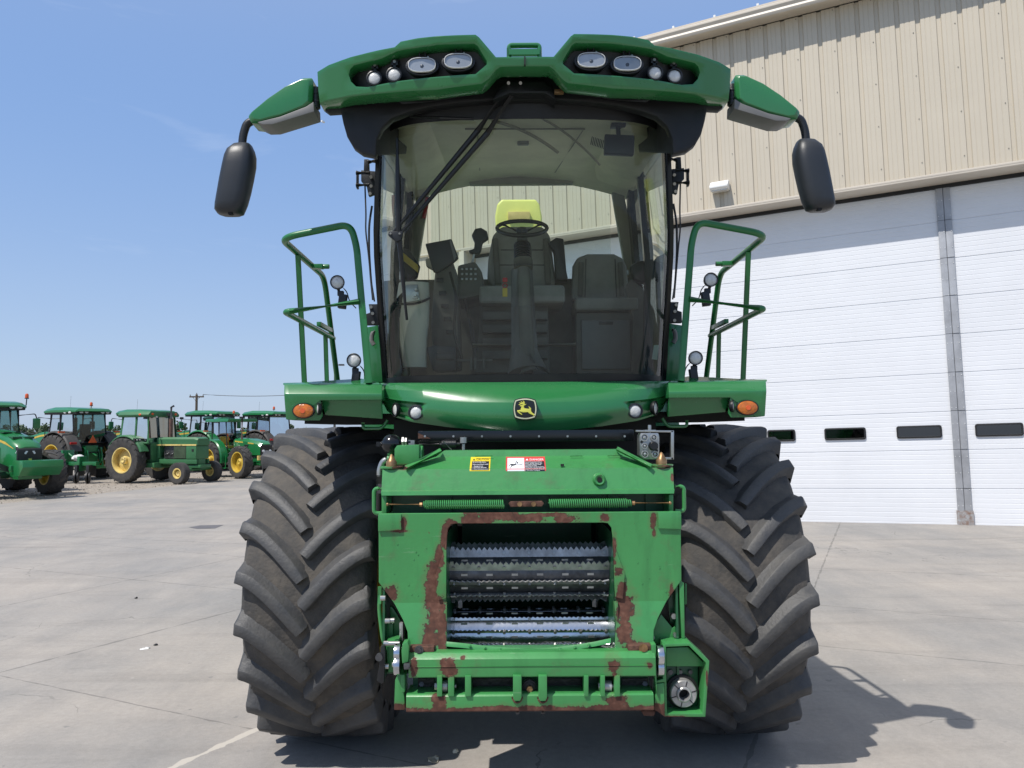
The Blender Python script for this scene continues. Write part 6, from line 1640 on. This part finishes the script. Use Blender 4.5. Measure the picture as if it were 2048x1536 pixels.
    if beacon:
        s = beacon
        b = MB(); b.tube([(.9, s * .85, 2.95), (.9, s * 1.04, 3.02), (.9, s * 1.06, 3.3)], .018, n=6, rad=.08); ob(b, 'beacon_stalk', m_tblk, t)
        b = MB(); b.cyl((.9, s * 1.06, 3.3), (.9, s * 1.06, 3.33), .07, n=14); ob(b, 'beacon_base', m_tblk, t)
        b = MB(); b.lathe([(0, .06), (.1, .06), (.15, .04), (.16, .001)], (.9, s * 1.06, 3.33), (0, 0, 1), n=14); ob(b, 'beacon', m_orange, t)
    b = MB(); b.tube([(1.3, -.3, 3.1), (1.25, -.3, 3.75)], .006, n=4); ob(b, 'antenna', m_tblk, t)
    b = MB(); b.cyl((1.35, -.62, 1.9), (1.35, -.62, 2.75), .075, n=12); b.tube([(1.35, -.62, 2.75), (1.35, -.62, 2.9), (1.28, -.62, 3.0)], .045, n=8); ob(b, 'exhaust', m_tblk, t)
    b = MB(); b.box(.75, 1.5, .55, .62, .5, 1.6)
    for i in range(4): b.box(.8, 1.3, .62, .95, .55 + .28 * i, .58 + .28 * i)
    ob(b, 'step', m_tblk, t)
    for s in (-1, 1):
        twheel(t, 0, s * 1.12, 1.0, .58, 20, .56, m_yel, side=s); twheel(t, 3.0, s * 1.0, .76, .48, 18, .42, m_yel, side=s)
        arcfender(t, s * .98, .62, 1.13, 20, 165, m_mud if black_fender else m_tgreen, cx=0, zc=.98)
        b = MB(); b.rbox((-1.05, s * 1.05, 1.62), (.06, .30, .10)); ob(b, 'tail_lamp', m_red, t, bevel=.02)
    # rear hitch
    if rear:
        b = MB()
        for s in (-1, 1):
            b.tube([(-.3, s * .35, .7), (-1.15, s * .42, .55)], .05, n=6); b.tube([(-.35, s * .3, 1.45), (-.85, s * .38, 1.4), (-.95, s * .4, .62)], .045, n=6)
            b.cyl((-1.0, s * .33, .8), (-.95, s * .33, 1.3), .035, n=8); b.cyl((-.6, s * .52, .7), (-.45, s * .52, 1.35), .05, n=8)
        b.box(-.75, -.4, -.3, .3, .55, 1.5); b.tube([(-.5, 0, 1.3), (-1.1, 0, 1.05)], .04, n=8); b.box(-1.25, -1.1, -.45, .45, .5, .62)
        ob(b, 'rear_hitch', m_tgreen, t, bevel=.006)
        b = MB(); b.prism([V((-.80, -.2, 1.62)), V((-.80, .2, 1.62)), V((-.80, .0, 1.97))], (-.01, 0, 0)); ob(b, 'warning_triangle', m_orange, t)
        b = MB()
        for i in range(6): b.cyl((-.76, -.25 + .1 * i, 1.2), (-.84, -.25 + .1 * i, 1.2), .03, n=8)
        ob(b, 'hydraulic_outlet', m_tblk, t)
    return t
def place(fn, *a, **k): return fn(*a, **k)
GR = 'tractors parked in the gravel yard'
h = R(-36); fl_ = G(78, 989); hv = V((math.cos(h), math.sin(h), 0)); lv = V((-math.sin(h), math.cos(h), 0))
c0 = fl_ - hv * 3.0 - lv * 1.0 + V((.35, 0, 0))
modern_tractor('nearest big tractor at the left edge, nose to the camera with a green front weight', (c0.x, c0.y, 0), h, front_weight=True, beacon=1, grp=GR)
modern_tractor('tractor seen from behind with muddy grey fender and rear hitch, second from the left', (-19.35, 29.3, 0), R(153), beacon=-1, grp=GR)
modern_tractor('tractor seen from behind whose roof rises directly behind the old cab tractor', (-18.2, 33.4, 0), R(156), beacon=0, black_fender=False, grp=GR)
modern_tractor('tractor seen from behind whose roof rises behind the canopy tractor, under the utility pole', (-16.0, 36.3, 0), R(156), beacon=0, black_fender=False, grp=GR)
modern_tractor('rightmost far tractor, its cab beside the harvester platform', (-13.4, 37.6, 0), R(153), beacon=-1, black_fender=True, grp=GR)

# ---- old row-crop tractor with cab
h = R(-21); hv = V((math.cos(h), math.sin(h), 0)); lv = V((-math.sin(h), math.cos(h), 0)); rr_ = G(250, 966); c0 = rr_ + lv * .95
t = thing('old_cab_tractor', 'old faded green tractor with square cab, rusty exhaust stack and ribbed front tyres', 'tractor', (c0.x, c0.y, 0), h, GR)
b = MB(); b.box(-.35, 1.2, -.28, .28, .6, 1.25); b.box(1.1, 3.1, -.20, .20, .72, .98); b.cyl((0, -1.0, .86), (0, 1.0, .86), .12); b.box(1.2, 3.15, -.36, -.30, .78, .96); b.box(1.2, 3.15, .30, .36, .78, .96); b.box(2.6, 3.3, -.3, .3, .62, .74); b.cyl((2.8, -.95, .55), (2.8, .95, .55), .06); ob(b, 'chassis', m_tgreenf, t, bevel=.015)
b = MB(); b.box(1.35, 1.95, -.26, .26, .98, 1.5)
for i in range(7): b.cyl((1.45 + .09 * i, -.3, 1.15 + .04 * (i % 3)), (1.45 + .09 * i, -.24, 1.15), .04, n=8)
ob(b, 'engine', m_steeld, t, bevel=.02)
b = MB()
b.ring([[V((x, y * .36, z)) for y, z in ((-1, 1.56), (-1, 1.78), (-.8, 1.86), (.8, 1.86), (1, 1.78), (1, 1.56))] for x in (1.05, 3.0)] + [[V((3.16, y * .34, z)) for y, z in ((-1, 1.54), (-1, 1.74), (-.8, 1.80), (.8, 1.80), (1, 1.74), (1, 1.54))]]); ob(b, 'hood', m_tgreenf, t)
b = MB(); b.ring([[V((x, y * .36, z)) for y, z in ((-1, .98), (-1, 1.50), (1, 1.50), (1, .98))] for x in (2.60, 3.12)]); b.box(1.08, 1.2, -.36, .36, 1.0, 1.5); b.box(1.05, 3.1, -.34, .34, 1.5, 1.558); ob(b, 'nose_shell', m_tgreenf, t, bevel=.02)
b = MB(); b.box(1.95, 2.58, -.352, .352, 1.0, 1.50); ob(b, 'side_screen', mat('dusty_screen', (.05, .085, .045), rough=.8, var=.2, bump=.3), t)
b = MB()
for s in (-1, 1): b.box(1.05, 3.13, s * .366 - .004, s * .366 + .004, 1.515, 1.575)
ob(b, 'hood_stripe', m_yelp, t)
def side_text(s_, x, z, size, par):
    cu = bpy.data.curves.new('t', 'FONT'); cu.body = s_; cu.size = size; cu.extrude = .0005
    o_ = bpy.data.objects.new('t', cu); COL.objects.link(o_); dg = bpy.context.evaluated_depsgraph_get(); dg.update()
    me = bpy.data.meshes.new_from_object(o_.evaluated_get(dg)); bpy.data.objects.remove(o_); bpy.data.curves.remove(cu)
    for v in me.vertices: v.co = V((x + v.co.x, -.372 - v.co.z, z + v.co.y))
    me.materials.clear(); finish(me, 'lettering', m_tblk, par, smooth=False)
side_text('JOHN DEERE', 1.2, 1.525, .055, t); side_text('4440', 2.3, 1.525, .055, t)
b = MB(); b.rbox((2.95, -.365, 1.33), (.10, .01, .10)); ob(b, 'badge', m_tblk, t)
pillar_cab(t, -.55, .98, .76, 1.62, 2.72, .70, m_tgreenf, lean0=.1, lean1=-.06)
b = MB(); b.ring([[V((x, y, z)) for y, z in ((-.80, 2.70), (-.84, 2.80), (-.7, 2.93), (.7, 2.93), (.84, 2.80), (.80, 2.70))] for x in (-.62, 1.06)]); ob(b, 'roof', m_tgreenf, t, bevel=.02)
for s in (-1, 1): lamp_on(t, V((1.07, s * .62, 2.82)), (1, 0, 0), .07, m_=m_orange); lamp_on(t, V((.6, s * .84, 2.80)), (0, s, 0), .07, m_=m_orange)
for s in (-1, 1): lamp_on(t, V((1.07, s * .40, 2.70)), (1, 0, 0), .06)
seat_wheel(t, -.05, 1.7)
b = MB(); b.prism([V((.45, -.70, 1.62)), V((1.0, -.70, 1.62)), V((.9, -.55, .95)), V((.62, -.55, .95))], (0, .1, 0)); ob(b, 'door_glass', m_tblk, t)
b = MB(); b.prism([V((.40, -.66, 1.62)), V((1.06, -.66, 1.62)), V((.98, -.5, .85)), V((.55, -.5, .85))], (0, 1.2, 0)); b.box(-.5, .45, -.65, .65, 1.3, 1.62); b.box(.5, 1.2, -.62, .62, .62, .82); ob(b, 'cab_base', m_tgreenf, t, bevel=.02)
for s in (-1, 1):
    arcfender(t, s * .86, .46, .98, 20, 150, m_tgreenf, zc=.95)
    b = MB(); b.rbox((.62, s * .95, 1.76), (.12, .34, .13)); ob(b, 'fender_lamp', m_tblk, t, bevel=.01); lamp_on(t, V((.69, s * .88, 1.76)), (1, 0, 0), .045); lamp_on(t, V((.69, s * 1.02, 1.76)), (1, 0, 0), .045)
    b = MB(); b.rbox((1.05, s * .98, 2.66), (.05, .16, .10)); b.tube([(1.0, s * .74, 2.66), (1.05, s * .98, 2.66)], .015, n=6); ob(b, 'mirror', m_tblk, t)
    twheel(t, 0, s * .95, .93, .48, 20, .52, m_yelp, side=s, dish=.1)
    twheel(t, 2.8, s * .90, .43, .32, 12, .20, m_yelp, rib=True, side=s, dish=.03)
b = MB(); b.cyl((1.55, -.12, 1.86), (1.55, -.12, 2.62), .075, n=14); ob(b, 'exhaust_muffler', m_rusty, t)
b = MB(); b.tube([(1.55, -.12, 2.62), (1.55, -.12, 3.1), (1.68, -.12, 3.15)], .045, n=10); ob(b, 'exhaust_stack', m_steeld, t)
b = MB(); b.cyl((1.25, .10, 1.86), (1.25, .10, 2.75), .06, n=12); b.cyl((1.25, .10, 2.75), (1.25, .10, 2.86), .12, n=14); ob(b, 'air_intake', m_tblk, t)

# ---- utility tractor with a canopy
h = R(-38); hv = V((math.cos(h), math.sin(h), 0)); lv = V((-math.sin(h), math.cos(h), 0)); rr_ = G(480, 957); c0 = rr_ - hv * 2.35 + lv * .85
t = thing('canopy_tractor', 'small open tractor with a flat green canopy and yellow-rimmed front wheels', 'tractor', (c0.x, c0.y, 0), h, GR)
b = MB(); b.box(-.35, 2.9, -.22, .22, .55, 1.05); b.cyl((0, -.85, .8), (0, .85, .8), .1); b.cyl((2.35, -.8, .62), (2.35, .8, .62), .09); b.box(2.4, 3.1, -.25, .25, .7, .95); ob(b, 'chassis', m_tgreen, t, bevel=.02)
b = MB(); b.ring([[V((x, y * hh, z)) for y, z in ((-1, 1.02), (-1, zt_ - .12), (-.7, zt_), (.7, zt_), (1, zt_ - .12), (1, 1.02))] for x, hh, zt_ in ((1.05, .36, 1.78), (2.0, .36, 1.74), (2.85, .34, 1.62), (3.02, .30, 1.5))]); ob(b, 'hood', m_tgreen, t)
b = MB()
for s in (-1, 1): b.grid([[V((1.15, s * .366, 1.60)), V((1.15, s * .366, 1.66))], [V((2.6, s * .352, 1.50)), V((2.6, s * .352, 1.55))]])
ob(b, 'hood_stripe', m_yel, t)
b = MB(); b.box(3.0, 3.08, -.28, .28, 1.0, 1.46)
for i in range(3): b.box(1.9, 2.2, -.375, -.35, 1.15 + .13 * i, 1.22 + .13 * i)
ob(b, 'grille', m_tblk, t, bevel=.01)
for s in (-1, 1): lamp_on(t, V((3.09, s * .17, 1.2)), (1, 0, 0), .075, name='headlight', m_=m_headl, sy=.8)
b = MB()
for s in (-1, 1): b.tube([(-.35, s * .62, 1.1), (-.35, s * .60, 2.55)], .045, n=6); b.tube([(.85, s * .58, 1.3), (.75, s * .58, 2.55)], .035, n=6)
ob(b, 'roll_frame', m_tblk, t)
b = MB(); b.ring([[V((x, y, z)) for y, z in ((-.78, 2.52), (-.74, 2.66), (.74, 2.66), (.78, 2.52))] for x in (-.7, 1.2)]); ob(b, 'canopy', m_tgreen, t, bevel=.03)
b = MB(); b.box(-.30, .2, -.24, .24, 1.3, 1.42); b.box(-.36, -.26, -.22, .22, 1.4, 1.85); ob(b, 'seat', m_yel, t, bevel=.03)
b = MB(); b.tube([V((.62 + .08 * math.cos(q), math.sin(q) * .19, 1.82 + .12 * math.cos(q))) for q in [2 * math.pi * k / 20 for k in range(20)]], .014, n=6, loop=True); b.tube([(.62, 0, 1.82), (1.05, 0, 1.5)], .03, n=6); ob(b, 'steering_wheel', m_tblk, t)
b = MB(); b.tube([(1.6, -.3, 1.65), (1.6, -.3, 2.66)], .04, n=8); ob(b, 'exhaust', m_rusty, t)
b = MB(); b.cyl((1.6, -.3, 2.66), (1.6, -.3, 2.75), .12, .12, n=12); ob(b, 'rain_cap', m_tblk, t)
b = MB(); b.tube([(-.5, .6, 2.65), (-.5, .6, 2.95)], .02, n=6); ob(b, 'beacon_stalk', m_tblk, t)
b = MB(); b.lathe([(0, .06), (.1, .05), (.14, .001)], (-.5, .6, 2.95), (0, 0, 1), n=12); ob(b, 'beacon', m_orange, t)
b = MB(); b.box(.6, 1.0, -.75, -.5, .4, .44); b.box(.6, 1.0, -.72, -.5, .7, .73); b.tube([(.6, -.72, 1.0), (.6, -.74, .4)], .02, n=6); b.tube([(1.0, -.72, 1.0), (1.0, -.74, .4)], .02, n=6); ob(b, 'step', m_tgreen, t)
for s in (-1, 1):
    arcfender(t, s * .72, .40, .88, -10, 150, m_tgreen, zc=.8)
    twheel(t, 0, s * .82, .80, .42, 18, .46, m_yel, side=s); twheel(t, 2.35, s * .85, .72, .40, 18, .45, m_yel, side=s, dish=.02)
    b = MB(); b.rbox((3.0, s * .3, .9), (.1, .2, .2)); ob(b, 'weight_bracket', m_yelp if s < 0 else m_tdark, t)

# ---- planter unit parked behind the nearest tractor
p = G(134, 968); t = thing('planter', 'green planter toolbar with four black disc row units behind the nearest tractor', 'planter', (p.x, p.y + .6, 0), R(-15))
b = MB(); b.box(-1.1, 1.1, -.1, .1, .72, .88); b.box(-.5, -.38, -.3, .3, .5, 1.35); b.box(.25, .37, -.2, .2, .5, 1.1); b.tube([(-1.0, 0, .9), (-.5, 0, 1.3), (0, 0, .95)], .05, n=6); ob(b, 'toolbar', m_tgreen, t, bevel=.01)
for i in range(4):
    x = -.9 + .58 * i
    b = MB(); b.cyl((x - .03, -.25, .25), (x + .03, -.22, .25), .25, n=24); b.cyl((x + .07, -.25, .25), (x + .11, -.22, .25), .22, n=24); b.box(x - .04, x + .10, -.3, .1, .3, .75); ob(b, 'row_unit', m_tblk, t, bevel=.01)
t = thing('white_bag', 'crumpled white bag lying on the planter toolbar', 'bag', (p.x + .1, p.y + .6, .90), R(20))
b = MB(); b.ball((0, 0, .13), .16, n=14, sc=(1.5, .9, .85))
for v in b.bm.verts: v.co += V((mnoise.noise(v.co * 9), mnoise.noise(v.co * 9 + V((5, 0, 0))), mnoise.noise(v.co * 9 + V((0, 7, 0))))) * .05
ob(b, 'bag_body', m_white, t)

# ---- litter on the concrete
m_straw = mat('dry_straw', (.62, .57, .44), rough=.8, var=.1)
def scrap(name, lab, cat, p, sz, m_, seed, flat=.25):
    rnd = random.Random(seed); b = MB(); b.ball((0, 0, sz * flat * .5), sz, n=10, sc=(1, .6, flat))
    for v in b.bm.verts: v.co += V([rnd.uniform(-1, 1) * sz * .25 for _ in range(3)])
    for v in b.bm.verts: v.co.z = max(v.co.z, .002)
    o_ = b.build(name, m_); o_.location = (p.x, p.y, 0); o_.rotation_euler = (0, 0, rnd.uniform(0, 3)); label(o_, lab, cat); return o_
scrap('dry_leaf', 'curled pale leaf on the concrete in front of the machine, the upright one', 'leaf', G(912, 1506), .022, m_straw, 1, .9)
scrap('dry_leaf', 'long pale scrap of leaf lying left of the upright leaf under the machine', 'leaf', G(868, 1521), .055, m_straw, 2, .12)
scrap('pebble', 'small dark pebble on the open concrete left of the harvester', 'pebble', G(272, 1197), .025, m_tblk, 3, .5)
scrap('pale_chip', 'pale flat chip of concrete on the open slab left of the harvester', 'chip', G(290, 1298), .045, m_white, 4, .1)
scrap('dark_pebble', 'dark pebble just right of the pale chip on the slab', 'pebble', G(311, 1291), .02, m_tblk, 5, .5)
# oil film and manhole patch
def stain(name, lab, pts, m_):
    P_ = [G(x, y) for x, y in pts]; b = MB(); b.poly([V((p.x, p.y, ground_z(p.x, p.y) + .004)) for p in P_]); o_ = b.build(name, m_, smooth=False); label(o_, kind='structure'); return o_
stain('patch', '', [(378, 1055), (400, 1051), (447, 1050), (430, 1057), (395, 1058)], mat('dark_patch', (.13, .125, .13), rough=.8))
